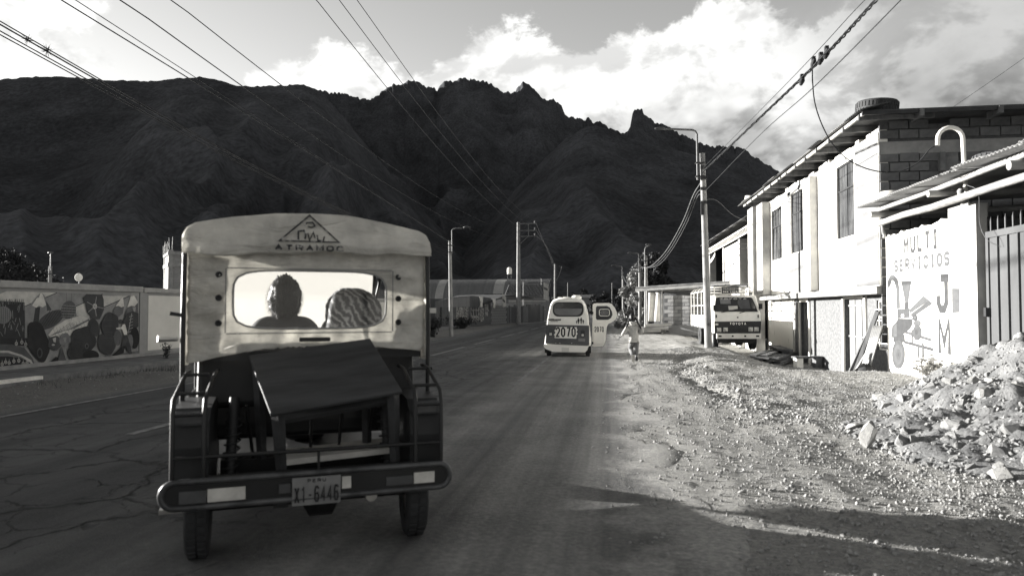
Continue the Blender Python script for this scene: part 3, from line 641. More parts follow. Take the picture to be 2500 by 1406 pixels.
# ------------------------------------------------------------------ open hall with truss, behind the truck
Hh = place('open_hall', 'unfinished open hall with steel truss eave, columns and painted board', 'building', (6, 34.5, -.4))
MB().span((5.55, 28.1, 5.0), (12, 42, 5.03)).build('roof', MSHEETD, Hh)
for i in range(14): corrugated('roof_sheet', MSHEET if i % 2 else MSHEETD, Hh, (5.35, 29.0+i, 4.98+.006*i), (0, -1, 0), (1, 0, .12), 1.02, .7, .2, .02, n=24)
tr = MB().box((5.62, 35, 4.72), (.05, 13.6, .05)).box((5.62, 35, 4.45), (.05, 13.6, .05))
for i in range(45):
    y = 28.3+i*.3; tr.tube([(5.62, y, 4.47), (5.62, y+.15, 4.7), (5.62, y+.3, 4.47)], .012, 5)
tr.build('truss', M('pale_steel', .6, .4, 5), Hh)
tr = MB()
for z in (3.9, 4.1): tr.box((9, 30.5, z), (7, .04, .04))
for i in range(22): tr.tube([(5.8+i*.3, 30.5, 3.9), (5.95+i*.3, 30.5, 4.1), (6.1+i*.3, 30.5, 3.9)], .01, 5)
tr.build('cross_truss', M('pale_steel', .6, .4, 5), Hh)
for y in (28.35, 31.6, 35.9, 40.8): MB().span((5.7, y-.18, -.6), (6.05, y+.18, 4.42)).build('column', MPIL, Hh)
MB().span((5.9, 28.5, -.6), (6.0, 41, 2.2)).build('parapet_wall', MWHITE, Hh)
sb = MB().span((5.74, 32.0, 2.25), (5.8, 35.6, 4.35)).build('signboard', MWHITE, Hh)
for k in range(7): MB().box((5.737, 33.8+.1*math.sin(k*3), 3.75-k*.18), (.002, 2.2+.5*math.sin(k*2), .05)).build('faded_text_line', MPAINTL, sb)
pts = [(5.737, 33.8-1.3*math.cos(a), 3.75+.45*math.sin(a)) for a in np.linspace(.15, math.pi-.15, 12)]
MB().tube(pts, .012, 4).build('painted_arc', MPAINTM, sb)
random.seed(4)
for k in range(7):
    for j in range(3): MB().box((5.86, 28.75+j*.3+(k % 2)*.12, 2.29+k*.145), (.2, .28, .13), (0, 0, random.uniform(-.05, .05))).build('brick', MBLOCK2, Hh)
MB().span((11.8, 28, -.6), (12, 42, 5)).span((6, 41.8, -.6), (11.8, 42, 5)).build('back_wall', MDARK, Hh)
# rag hanging from the eave
pp = [[Vector((5.55+.02*math.sin(i), 40.5-i*.35, 4.35-.14*math.sin(i/8*math.pi)*2.2-.18*j)) for i in range(9)] for j in range(2)]
tag(MB().grid(pp).build('hanging_rag', M('pale_cloth', .7, .55, 5), None, solid=.01), 'pale rag sagging under the open hall eave behind the light pole', 'cloth')
# ------------------------------------------------------------------ low block shed
def shed():
    T = place('block_shed', 'low block shed with tilted sheet roof between trees and truck', 'shed', (2.9, 36.3, 0))
    a = R(-27); d = Vector((math.cos(a), math.sin(a), 0)); n = Vector((math.sin(a), -math.cos(a), 0))   # wall direction, outward normal
    o = Vector((2.75, 36.6, -.1)); L = 3.6
    F = frame2(o, d, (0, 0, 1))
    MB().box((.05+L/2, 1.15, -.12), (L, 2.3, .2), T=F).build('wall_core', MMORTAR, T)
    random.seed(2); me = []
    for m in (M('shed_block', .22, .16, 4, .9), M('shed_block_dark', .14, .17, 4, .9), M('shed_block_pale', .27, .21, 4, .9)):
        q = MB().box((0, 0, 0), (.36, .17, .05)).mesh('block'); q.materials.append(m); me.append(q)
    for r in range(11):
        for c in range(10):
            x = .25+c*.37-(r % 2)*.18
            if x < .1 or x > L-.1: continue
            p = F @ Vector((x, .12+r*.19, 0)); q = link('block', me[2 if r > 8 else random.choice((0, 0, 0, 2, 1))], None, T, loc=p-WP[T.name]); q.rotation_euler = F.to_euler()  # top courses get paler blocks, the sunlit band put into the colour
    MB().box((.9+.2, .3, .03), (1.6, .5, .03), T=F).build('plaster_skirt', MGREYP, T)
    MB().box((-.25, 1.1, -.1), (.6, 2.2, .1), T=F).build('board_end', MTIMBER, T)
    for x, y in ((-.75, .35), (.0, .2)): MB().tube([F @ Vector((x, 0, y)), F @ Vector((x, 2.4, y))], .05, 8).build('post', MLOG, T)
    r = MB().box((1.6, 2.55, -.5), (5.6, .06, 2.6), (R(-4), 0, R(2.5)), T=F).build('roof', MSHEET, T)
    MB().box((1.6, 2.5, .83), (5.6, .14, .05), (0, 0, R(2.5)), T=F).build('roof_edge', MCONC, T)
    pp = [[F @ Vector((-.62+.62*i/8, 2.25-1.5*j/6, .45+.06*math.sin(i*1.1+j*.3)+.03*j/6)) for i in range(9)] for j in range(7)]
    tag(MB().grid(pp).build('white_sheet', M('pale_cloth', .7, .55, 5), None, solid=.01), 'white sheet hanging under the low block shed eave', 'cloth')
shed()
# ------------------------------------------------------------------ poles
MPOLE = M('pole_concrete', .27, .19, 3, .8, .003, 30)
MGALV = M('galvanised_pipe', .16, .11, 6, .6, metal=.2)
MLAMP = M('lamp_housing', .08, .06, 6, .4)
MWIRE = M('black_cable', .05, .035, 6, .9, spec=.05)
MALU = M('pale_conductor', .12, .09, 6, .7)
def pole(base, top, r0, r1, label, arm=None, name='street_light_pole', mat=MPOLE, cat='pole', group=None, clamps=2):
    base, top = Vector(base), Vector(top)
    T = place(name, label, cat, base, group)
    MB().tube([base-Vector((0, 0, .3)), base.lerp(top, .5), top], [r0, (r0+r1)/2, r1], 12).build('pole_shaft', mat, T)
    if arm:
        pts = [Vector(p) for p in arm]; r = r1*.4
        MB().tube(pts, r, 8).build('lamp_arm', MGALV, T)
        d = (pts[-1]-pts[-2]).normalized(); e = pts[-1]
        T2 = frame2(e, d, Vector((0, 0, 1)))
        k = max(.55, r1/.15)
        MB().lathe([(.02, -.05), (.05, -.02), (.07, .1), (.10, .28), (.09, .45), (.04, .56), (.01, .57)], 12, frame2(e, d.cross(Vector((0, 0, 1))), Vector((0, 0, 1))) @ Matrix.Scale(k, 4)).build('lamp_head', MLAMP, T)
        for i in range(clamps):
            p = base.lerp(top, .88+.07*i); MB().box(p.lerp(Vector((pts[0].x, pts[0].y, p.z)), .5), (abs(pts[0].x-p.x)+.14, .16, .04)).build('clamp', MSTEELD, T)
    return T
RP = pole((3.15, 22.85, -.02), (3.0, 22.85, 6.38), .125, .085, 'tall pale concrete pole with street lamp beside the white truck', [(2.84, 22.8, 5.5), (2.83, 22.8, 7.0), (2.78, 22.8, 7.1), (2.68, 22.8, 7.15), (1.5, 22.8, 7.24)])
for z in (5.9, 5.55, 5.2, 4.75): MB().box((3.02, 22.72, z), (.2, .1, .09)).build('bracket', MSTEELD, RP)
MB().box((2.97, 22.70, 4.55), (.1, .1, .42)).build('fuse_box', MSTEELD, RP)
text('painted_number', '40', MSTEELD, RP, frame2((3.15, 22.70, .75), (1, 0, 0), (0, 0, 1)), .16, depth=.012)
pole((-7.35, 31.2, 0), (-7.44, 31.2, 4.49), .105, .075, 'concrete pole with thin lamp arm at the left verge behind the covered mototaxi', [(-7.3, 31.1, 3.9), (-7.32, 31.1, 4.95), (-7.25, 31.1, 5.03), (-7.1, 31.1, 5.05), (-6.45, 31.1, 5.1)])
CPo = pole((-7.6, 56.6, 0), (-7.6, 56.6, 8.55), .2, .135, 'tall power pole with three-armed bracket and insulators on the left', name='power_pole')
for k, z in enumerate((8.42, 7.84, 7.36)):
    MB().box((-6.9, 56.5, z), (1.5, .08, .08)).build('cross_arm', MGALV, CPo)
    MB().lathe([(.03, 0), (.09, .03), (.05, .08), (.09, .11), (.05, .16), (.02, .22)], 12, Matrix.Translation((-6.2, 56.5, z+.04))).build('insulator', MALU, CPo)
MB().box((-6.75, 56.5, 7.9), (.07, .07, 1.1)).tube([(-7.5, 56.5, 6.7), (-6.75, 56.5, 7.36)], .04, 6).build('bracket', MGALV, CPo)
pole((.89, 47.8, 0), (.87, 47.8, 3.85), .09, .07, 'slim lamp pole in front of the sunlit shrub at the right verge', [(.83, 47.7, 3.4), (.82, 47.7, 4.2), (.76, 47.7, 4.25), (.1, 47.7, 4.3)])
p = at(1562, 645, Y=44); q = at(1559, 619, Y=44); e = at(1533, 618, Y=44)
pole((p.x, 44, 0), p, .12, .08, 'lamp pole rising from the dark trees, arm pointing left', [(q.x, 43.9, p.z-.5), (q.x, 43.9, q.z-.05), (q.x-.08, 43.9, q.z), (e.x, 43.9, e.z)])
p = at(1577, 628, Y=40); q = at(1574, 608, Y=40)
pole((p.x, 40, 0), p, .12, .08, 'lamp pole above the trees with short curved arm pointing right', [(q.x, 39.9, p.z-.4), (q.x, 39.9, q.z-.05), (q.x+.05, 39.9, q.z+.1), (q.x+.35, 39.9, q.z+.24)])
pole((at(1355, 730, Y=110).x, 110, 0), at(1355, 645, Y=110), .2, .14, 'distant power pole with side bracket beyond the tall power pole', [at(1355, 690, Y=109.9), at(1365, 672, Y=109.9), at(1372, 650, Y=109.9)], name='power_pole')
for u, v0, v1, Y, lab in ((1278, 688, 735, 72, 'thin pale mast before the tiled house'), (1322, 680, 780, 78, 'slender grey pole beside the hanging shop sign'), (1386, 690, 745, 130, 'far slim pole above the road end houses'), (1494, 690, 745, 150, 'far thin pole at the road end, right of the houses')):
    pole((at(u, v1, Y=Y).x, Y, 0), at(u, v0, Y=Y), .07 if Y < 100 else .1, .06, lab, name='thin_pole')
p = at(123, 650, Y=35)
pole((p.x, 35, 0), p, .12, .09, 'single lamp post with hooked head behind the mural wall', [at(124, 660, Y=34.9), at(124, 622, Y=34.9), at(126, 618, Y=34.9), at(130, 617, Y=34.9)], clamps=1)
def disc():
    c = at(192, 677, Y=26); T = place('round_sign', 'round white disc on a thin post behind the mural wall', 'sign', (c.x, 26, 0))
    MB().lathe([(.02, -.02), (.2, -.02), (.22, 0), (.2, .02), (.02, .02)], 24, frame2(c, CR, (0, 0, 1)) @ Matrix.Scale(.78, 4)).build('disc', MWHITE, T)
    MB().tube([(c.x, 26.05, 0), (c.x, 26.05, c.z-.1)], .03, 8).build('post', MGALV, T)
disc()
# ------------------------------------------------------------------ cables
def cat_rom(P, n=8):
    P = [P[0]*2-P[1]]+P+[P[-1]*2-P[-2]]; out = []
    for i in range(1, len(P)-2):
        a, b, c, d = P[i-1:i+3]
        for k in range(n):
            t = k/n; out.append(.5*((2*b)+(c-a)*t+(2*a-5*b+4*c-d)*t*t+(3*b-a-3*c+d)*t**3))
    return out+[P[-2]]
def cable(label, pts, r, mat=MWIRE, group='overhead lines', name='overhead_cable'):
    o = MB().tube(cat_rom([Vector(p) for p in pts]), r*.8, 5).build(name, mat); return tag(o, label, 'cable', group)
def wline(label, uv, X, end, r, mat=MWIRE, group='overhead lines on the left'):
    """wire hanging in a parabola: from beyond the frame over a seen point to its support"""
    A = at(*uv[0], X=X); Mi = at(*uv[-1], X=X); E = Vector(end); L_ = (E-A).xy.length
    tm = (Mi-A).xy.length/L_; c = (Mi.z-(A.z+(E.z-A.z)*tm))/(tm*(1-tm)); t0 = -6/L_
    P_ = []
    for i in range(41):
        t = t0+(1-t0)*i/40; q = A.lerp(E, t); q.z += c*t*(1-t)*(1 if t > 0 else .0); P_.append(q)
    o = MB().tube(P_, r*.8, 5).build('overhead_cable', mat); return tag(o, label, 'cable', group)
L0 = Vector((-7.44, 31.2, 4.3))
for k, dv in enumerate((-8, 0, 16, 25)):
    wline(['uppermost', 'second', 'third', 'lowest'][k]+' wire of the low bundle crossing the left frame edge', [(0, 60+dv), (120, 124+dv*.9), (300, 225+dv*.7), (430, 305+dv*.55)], -7.5, L0-Vector((0, 0, .1*k+.15)), .011 if k != 1 else .014)
wline('lowest left wire from the top edge to the lamp arm pole', [(148, 0), (300, 96), (460, 192)], -7.5, L0+Vector((0, 0, .1)), .013)
wline('left wire just above the lowest one from the top edge', [(183, 0), (330, 95), (470, 186)], -7.5, L0+Vector((0, 0, .15)), .009)
wline('middle left wire from the top edge over the mountain', [(298, 0), (450, 105), (600, 217)], -7.6, (-7.6, 56.6, 7.0), .014)
wline('right-hand wire of the left group, over the mountain dip', [(420, 0), (560, 105), (685, 207)], -7.6, (-7.6, 56.6, 7.7), .013)
for k, (u, pts) in enumerate(((772, [(772, 0), (915, 180), (1057, 348)]), (828, [(828, 0), (985, 207), (1130, 390)]), (872, [(872, 0), (1010, 195), (1165, 400)]))):
    wline(['left', 'middle', 'right'][k]+' wire of the three running to the insulator bracket', pts, -6.2, (-6.2, 56.5, (7.4, 7.95, 8.6)[k]), .013)
    a = at(1355, 648+k*6, Y=110)
    cable(['lower', 'middle', 'upper'][k]+' wire from the insulator bracket to the distant pole', [(-6.2, 56.5, (7.5, 8.05, 8.65)[k]), at(1335, 612+k*3-10, Y=85), a], .018, MALU, 'overhead lines on the left')
# right side: twisted service bundle and two single lines
R0 = Vector((3.0, 22.8, 5.75))
pr = [at(u, v, X=3.05) for u, v in ((2140, 0), (2000, 150), (1850, 293))]
pr = [pr[0]*1.9-pr[1]*.9]+pr+[R0]
path = cat_rom(pr, 40); s = MB()
for ph in (0, 2.1, 4.2):
    s.tube([p+Vector((math.cos(i*.55+ph)*.016, 0, math.sin(i*.55+ph)*.016)) for i, p in enumerate(path)], .011, 4)
tag(s.build('twisted_cable', MWIRE), 'thick twisted cable from the top edge to the tall pole', 'cable', 'overhead lines on the right')
cable('thin line running just above the twisted cable', [at(2290, -160, X=2.9), at(2112, 0, X=2.9), at(1925, 200, X=2.9), R0+Vector((0, 0, .12))], .007, MWIRE, 'overhead lines on the right')
cable('lower single line from the top edge to the tall pole', [at(2350, -160, X=3.25), at(2200, 0, X=3.25), at(1985, 215, X=3.25), at(1850, 335, X=3.25), R0-Vector((0, 0, .7))], .010, MWIRE, 'overhead lines on the right')
sc = [(1983, 168), (1984, 205), (1990, 255), (2008, 308), (2035, 355), (2075, 393), (2130, 416), (2190, 420), (2238, 400), (2270, 365), (2284, 335)]
P_ = []
for i, (u, v) in enumerate(sc): P_.append(at(u, v, Y=11.2+1.26*i/10))
P_[-1] = Vector((5.53, 12.46, 4.09))
cable('drooping service cable from the twisted line to the hooked mast', P_, .013, MWIRE, 'overhead lines on the right')
random.seed(9)
for (u, v), lab in zip(((2004, 143), (2018, 128), (1986, 153), (1958, 195)), ('middle', 'upper right', 'left', 'lowest')):
    c = at(u, v, X=3.05); tag(MB().tube([c+Vector((0, -.07, .03)), c+Vector((0, 0, -.02)), c+Vector((0, .07, -.06))], [.02, .045, .025], 8).box(c+Vector((0, 0, .05)), (.05, .06, .07)).build('cable_clamp', MWIRE), lab+' of the black clamps on the twisted cable', 'clamp', 'clamps on the twisted cable')
# bundle beyond the tall pole, sagging to the lamp poles among the trees
for k, (dv, r) in enumerate(((0, .022), (7, .013), (12, .013))):
    pts = [R0-Vector((0, 0, .25+.25*k))]+[at(u+k*5, v+dv*.3, Y=y) for u, v, y in ((1692, 478, 25), (1665, 545, 28.5), (1628, 610, 33), (1597, 644, 37))]+[at(1577, 655, Y=40)]
    cable(['thick', 'middle', 'lowest'][k]+' cable sagging from the tall pole to the trees', pts, r, MALU, 'overhead lines on the right')
cable('slack cable between the two lamp poles at the trees', [at(1577, 655, Y=40), at(1563, 655, Y=44), at(1545, 685, Y=46), at(1530, 690, Y=47), at(1521, 672, Y=47.8)], .018, MALU, 'overhead lines on the right')
cable('thin line to the roof at the right frame edge', [at(2560, 95, Y=15), at(2500, 142, Y=15), at(2400, 212, Y=15), at(2300, 280, Y=15)], .005, MWIRE, 'overhead lines on the right')
cable('loose wire hanging from the tall pole towards the roof', [R0-Vector((0, 0, .9)), at(1750, 490, Y=24), at(1790, 525, Y=26), at(1835, 545, Y=28)], .008, MALU, 'overhead lines on the right')
cable('wire hanging down the gate from the log roof', [(5.7, 11.9, 3.3), at(2388, 470, X=5.75), at(2392, 545, X=5.75), at(2410, 585, X=5.75), at(2445, 603, X=5.9)], .006, MALU, 'overhead lines on the right')
# air plants on the wires
random.seed(12)
for (u, v), lab in zip(((67, 97), (115, 125)), ('larger dark tuft of air plant on the left wires', 'second dark tuft of air plant, right of the larger one')):
    c = at(u, v, X=-7.5); s = MB()
    for k in range(34):
        d = Vector((random.gauss(0, 1), random.gauss(0, 1), random.gauss(0, 1))).normalized(); s.tube([c, c+d*random.uniform(.05, .11)], [.004, .0015], 3)
    tag(s.build('air_plant', M('dark_plant', .03, .05, 8)), lab, 'plant', 'air plants on the wires')
# ------------------------------------------------------------------ left side: pavement, mural wall
XM = -11.24
kx = at(60, 921, Z=.15).x
tag(MB().span((XM, -8, -.1), (kx, 46, .15)).build('pavement', MCONCD), kind='structure')
tag(MB().span((kx+.002, -8, -.1), (kx+.14, at(105, 918, Z=.15).y, .10)).build('kerb', MCONCD), kind='structure')
tag(MB().span((kx+.004, -8, .10), (kx+.138, at(105, 918, Z=.15).y, .155)).build('sunlit_kerb_strip', M('kerb_sunlit_white', .8, .55, 6)), kind='structure')  # sunlit sliver of the kerb, its light put into a white colour
tag(MB().span((kx+.002, at(105, 918, Z=.15).y+.01, -.1), (kx+.14, 46, .155)).build('kerb', MCONCD), kind='structure')
MW = place('mural_wall', 'long low roadside wall with coping and a painted mural of maize and mountains', 'wall', (XM-.1, 16, .15))
MMW = M('mural_wall_paint', .30, .24, 2, .85, .003, 30)
wl = MB().span((XM-.2, -8, .1), (XM-.002, 41.2, 1.70)).build('wall', MMW, MW)
MB().span((XM-.27, -8.05, 1.70), (XM+.06, at(345, 703, X=XM).y, 1.835)).build('coping', M('coping_concrete', .36, .26, 3, .85, .004, 30), MW, bevel=.012)
MB().span((XM-.27, at(347, 703, X=XM).y+.01, 1.70), (XM+.06, 41.25, 1.815)).build('coping', MATS['coping_concrete'], MW, bevel=.012)
yj = at(346, 800, X=XM).y
for y in (yj-6.1, yj, yj+6.1, yj+12.2, yj+18.3, yj+24.4): MB().span((XM-.001, y-.10, .16), (XM+.022, y+.10, 1.698)).build('panel_post', MMW, wl)
for i in range(4): MB().span((XM+.0005, yj+.22+i*6.1, .28), (XM+.006, yj+5.9+i*6.1, 1.63)).build('blank_panel', M('blank_panel_paint', .62, .54, 1.5, .8), wl)
MB().span((XM-.001, -8, .155), (XM+.05, 41, .235)).build('plinth', MCONC, wl)
GP = {}
def gp(v):
    k = round(v, 3)
    if k not in GP: GP[k] = M('mural_paint_%d' % int(v*1000), v, v*.75, 6, .8)
    return GP[k]
DM = [.001]
def mp(x, y):
    p = at(x/3.515, 560+y/3.515, X=XM); return (p.y, p.z)
def mur(pts, v, name='painted_shape'):
    DM[0] += .00016
    return MB().prism([mp(x, y) for x, y in pts], .0001, frame2((XM+DM[0], 0, 0), (0, 1, 0), (0, 0, 1))).build(name, gp(v), wl)
def ell(cx, cy, rx, ry, rot=0, n=28, wob=0):
    c, s_ = math.cos(rot), math.sin(rot); o = []
    for k in range(n):
        a = 2*math.pi*k/n; w = 1+wob*math.sin(a*5+cx)
        o.append((cx+rx*w*math.cos(a)*c-ry*w*math.sin(a)*s_, cy+rx*w*math.cos(a)*s_+ry*w*math.sin(a)*c))
    return o
def strip(a, b, w, v):
    dx, dy = b[0]-a[0], b[1]-a[1]; l = math.hypot(dx, dy); nx, ny = -dy/l*w/2, dx/l*w/2
    mur([(a[0]+nx, a[1]+ny), (b[0]+nx, b[1]+ny), (b[0]-nx, b[1]-ny), (a[0]-nx, a[1]-ny)], v, 'painted_line')
mur([(-60, 520), (560, 545), (1178, 572), (1178, 1086), (-60, 1195)], .26, 'painted_background')
mur([(-60, 580), (60, 528), (480, 543), (200, 662), (-60, 640)], .52); mur([(640, 665), (880, 570), (1100, 570), (880, 670), (760, 760), (660, 740)], .48)
strip((200, 665), (490, 543), 7, .06); strip((640, 665), (880, 555), 7, .06); strip((880, 672), (1110, 572), 7, .06)
mur([(-60, 610), (210, 625), (212, 935), (-60, 950)], .04)
random.seed(31)
for k in range(26):
    x = random.uniform(0, 205); y = random.uniform(640, 920); strip((x, y), (x+random.uniform(-25, 25), y-random.uniform(30, 70)), 5, .22)
for k in range(14): strip((k*15, 640), (k*15+random.uniform(-12, 12), 598), 5, .10)
mur(ell(25, 735, 70, 75, .2), .20)
for k in range(7): strip((-30+k*18, 665+abs(k-3)*8), (-20+k*16, 805-abs(k-3)*8), 3, .05)
mur([(345, 541), (372, 560), (445, 690), (400, 830), (270, 830), (212, 935), (212, 700), (300, 590)], .24); mur([(300, 670), (340, 665), (330, 800), (280, 800)], .05); mur([(390, 610), (440, 690), (400, 700)], .07)
mur([(345, 543), (365, 562), (392, 650), (362, 668), (330, 655), (306, 672), (272, 652), (312, 590), (330, 585)], .62)
mur(ell(430, 775, 130, 62, -.55), .07); mur(ell(585, 690, 64, 78, .2), .12)
for k in range(6): strip((330+k*26, 850-k*8), (430+k*20, 690+k*4), 4, .03)
for k in range(9): strip((525+k*14, 640+abs(k-4)*9), (540+k*13, 760), 4, .04)
for k in range(5): strip((522, 650+k*24), (650, 660+k*22), 4, .30)
mur([(408, 905), (470, 830), (560, 775), (680, 742), (768, 765), (740, 830), (640, 900), (500, 935), (425, 925)], .55)
for k in range(5): strip((425+k*10, 915-k*4), (600+k*20, 800+k*5), 3, .14); strip((560+k*16, 850-k*4+20), (758, 768+k*3), 3, .14)
for k in range(11): strip((450+k*28, 850-k*8), (478+k*27, 925-k*11), 2.5, .16)
mur([(700, 590), (735, 555), (800, 556), (870, 560), (884, 600), (886, 690), (850, 770), (790, 775), (740, 710), (725, 640)], .06, 'painted_flower'); mur(ell(808, 660, 18, 24), .5)
for a in (.2, 1.4, 2.5, 3.6, 4.9): strip((808, 660), (808+75*math.cos(a), 660+85*math.sin(a)), 7, .26)
mur([(960, 700), (1048, 570), (1060, 640), (1050, 720), (1000, 760)], .13); mur([(1048, 572), (1060, 660), (1035, 668), (1010, 655), (985, 660)], .6)
mur([(1060, 740), (1130, 568), (1178, 640), (1178, 760), (1100, 800)], .12); mur([(1115, 575), (1145, 568), (1178, 625), (1150, 660), (1120, 655), (1085, 670)], .6); mur([(1130, 665), (1160, 665), (1150, 740)], .3)
mur(ell(320, 960, 88, 180, -.25, wob=.05), .025); mur([(-60, 935), (260, 930), (300, 1050), (220, 1000), (-60, 990)], .03)
mur([(-60, 985), (90, 985), (200, 1015), (270, 1100), (290, 1160), (-60, 1180)], .09); mur([(-60, 1040), (60, 1038), (180, 1075), (260, 1120), (285, 1165), (-60, 1190)], .42); mur([(-60, 1058), (60, 1058), (170, 1090), (250, 1140), (270, 1168), (-60, 1190)], .12)
mur([(-60, 1090), (60, 1088), (160, 1100), (230, 1130), (270, 1168), (-60, 1192)], .025)
for x, y in ((10, 1155), (40, 1138), (70, 1145), (110, 1130), (152, 1125), (190, 1150), (222, 1145), (178, 968), (130, 980), (210, 985)):
    mur(ell(x, y, 13, 17, n=14), .42); mur(ell(x, y, 8, 11, n=12), .04); mur(ell(x, y, 4, 5, n=8), .5); strip((x, y-17), (x, y-34), 3, .4)
mur(ell(460, 975, 58, 62, wob=.06), .07); mur(ell(548, 945, 50, 58, wob=.05), .17); mur([(440, 935), (470, 925), (468, 970), (450, 965)], .4); mur(ell(447, 990, 14, 8), .4); mur([(530, 930), (560, 925), (550, 975)], .26)
mur(ell(700, 960, 110, 130, .3, wob=.07), .04); mur(ell(650, 1060, 80, 70, wob=.05), .035); mur(ell(770, 1080, 70, 45), .02); mur(ell(735, 1000, 16, 24), .10); mur(ell(735, 1000, 9, 14), .02)
mur(ell(330, 1060, 25, 45), .07); mur(ell(330, 1060, 14, 28), .02); mur([(400, 1155), (470, 1090), (540, 1130), (500, 1150)], .02); mur([(480, 1150), (520, 1000), (560, 1130)], .08)
mur(ell(800, 840, 44, 80, -.3), .05); mur(ell(935, 820, 75, 110, .1, wob=.05), .05); mur(ell(905, 980, 76, 98, -.2, wob=.04), .05); mur(ell(1000, 930, 34, 66), .10)
for k in range(4): strip((880, 780+k*50), (960, 776+k*52), 3, .09)
mur([(1080, 720), (1130, 700), (1178, 720), (1178, 830), (1120, 900), (1050, 900), (1040, 800)], .05)
for k in range(6): strip((1098, 880-k*26), (1132, 868-k*26), 4, .3)
strip((1090, 890), (1120, 720), 5, .3)
mur(ell(1145, 930, 40, 92), .015); mur(ell(1110, 960, 22, 60), .16); mur([(820, 1110), (930, 1070), (960, 1100), (900, 1112)], .12); mur([(940, 1100), (1040, 1060), (1178, 1040), (1178, 1086)], .14)
mur([(985, 845), (1030, 838), (1045, 815), (1062, 812), (1082, 880), (1078, 905), (1055, 905), (1035, 855), (990, 856)], .6, 'painted_worker'); mur(ell(1024, 790, 20, 20), .05); mur([(1052, 905), (1080, 903), (1110, 1000), (1125, 1080), (1100, 1080), (1060, 990), (1040, 1060), (1015, 1065)], .06)
mur([(940, 1090), (1040, 1000), (1060, 1010), (1050, 1060), (980, 1085)], .02); mur([(1020, 1080), (1090, 1072), (1110, 1085), (1030, 1096)], .5)
strip((560, 545), (560, 770), 3, .12); strip((602, 548), (602, 780), 3, .12)
# ------------------------------------------------------------------ beyond the mural wall
def house(name, label, c, d, hroof, walls, roofm, gable=None, wins=(), rz=0, over=.25):
    """small house: c = base centre, d = (w, depth, height)"""
    T = thing(name, label, 'house', c, rz); w, l, h = d
    MB().box((0, 0, h/2-.2), (w, l, h+.4)).build('wall', walls, T)
    if gable == 'x':
        a = math.atan2(hroof, l/2)
        s = MB().prism([(-l/2-over, -over*math.tan(a)), (0, hroof), (l/2+over, -over*math.tan(a)), (l/2+over, -over*math.tan(a)+.08), (0, hroof+.1), (-l/2-over, -over*math.tan(a)+.08)], w+2*over, frame2((-w/2-over, 0, h), (0, 1, 0), (0, 0, 1)))
        MB().prism([(-l/2, 0), (0, hroof), (l/2, 0)], w-.02, frame2((-w/2+.01, 0, h), (0, 1, 0), (0, 0, 1))).build('gable', walls, T)
        s.build('roof', roofm, T)
    else: MB().box((0, 0, h+hroof/2), (w+2*over, l+2*over, .1), (math.atan2(hroof, l), 0, 0)).build('roof', roofm, T)
    for x, z, ww, hh in wins:
        f = MB().box((x, -l/2-.02, z), (ww+.12, .05, hh+.12)).build('window', MWHITE, T); MB().box((x, -l/2-.05, z), (ww, .02, hh)).build('pane', MGLASS, f)
    return T
MTILE = M('dark_roof_tile', .035, .055, 4, .8)
c = at(40, 690, Y=38); house('house', 'low dark-roofed house behind the mural wall at far left', (c.x, 38, 0), (2.6, 3, 2.2), .7, MCONCD, MTILE, 'x')
def bus():
    c = at(112, 690, Y=40); T = thing('bus', 'white bus roof and windows showing above the mural wall', 'bus', (c.x-.3, 40, 0), YAW+R(-4))
    MB().box((0, 0, 1.75), (3.0, 1.8, 2.1)).box((0, 0, 2.84), (2.8, 1.6, .08)).build('body', MWHITE, T, bevel=.15)
    for i in range(4): MB().box((-1.05+i*.68, -.91, 2.3), (.56, .02, .45)).build('window', MGLASS, T)
    MB().box((1.51, 0, 2.2), (.02, 1.5, .7)).build('windscreen', MGLASS, T)
    for x in (-1, 1): MB().tube([(x, -.9, .45), (x, -.65, .45)], .45, 18).build('wheel', MRUB, T)
bus()
def tower():
    a = at(410, 700, Y=44); z1 = at(410, 606, Y=44).z; z2 = at(410, 645, Y=44).z
    T = thing('unfinished_building', 'unfinished concrete block tower with bare rebar above the mural wall', 'building', (a.x, 44, 0), R(40))
    MB().box((2, 1.75, (z1-.35)/2), (3.8, 3.3, z1-.35)).build('wall', MCONC, T)
    for k in range(6): MB().span((.35, -.015+.1, 2.4+k*.42), (3.9, .097, 2.78+k*.42)).build('block_course', M('shed_block_pale', .27, .21, 4, .9), T)
    for x, y in ((0, 0), (0, 3.2), (3.7, 0)): MB().span((x, y, 0), (x+.32, y+.32, z1-.1)).build('column', MCONC, T)
    for z in (z2, z1-.3): MB().span((-.04, -.04, z-.15), (4, 3.6, z+.1)).build('floor_beam', MCONC, T)
    MB().span((.06, .4, 2.0), (.095, 3.1, z1-.5)).build('sun_side_white', MWHITE, T)  # white put on the sun side, its brightness is in the colour
    random.seed(14)
    for cx, cy in ((.1, .1), (.1, 3.3), (1.6, .1)):
        for k in range(4):
            x, y = cx+.15*(k % 2), cy+.15*(k//2); MB().tube([(x, y, z1-.3), (x+random.uniform(-.08, .08), y, z1+random.uniform(.55, .85))], .025, 5).build('rebar', MALU, T)
    for k in range(3): MB().tube([(-.08, .4+k*1.1, z1-.3), (-.08, .6+k*1.1, z1+.35)], .04, 5).build('prop', MLOG, T)
tower()
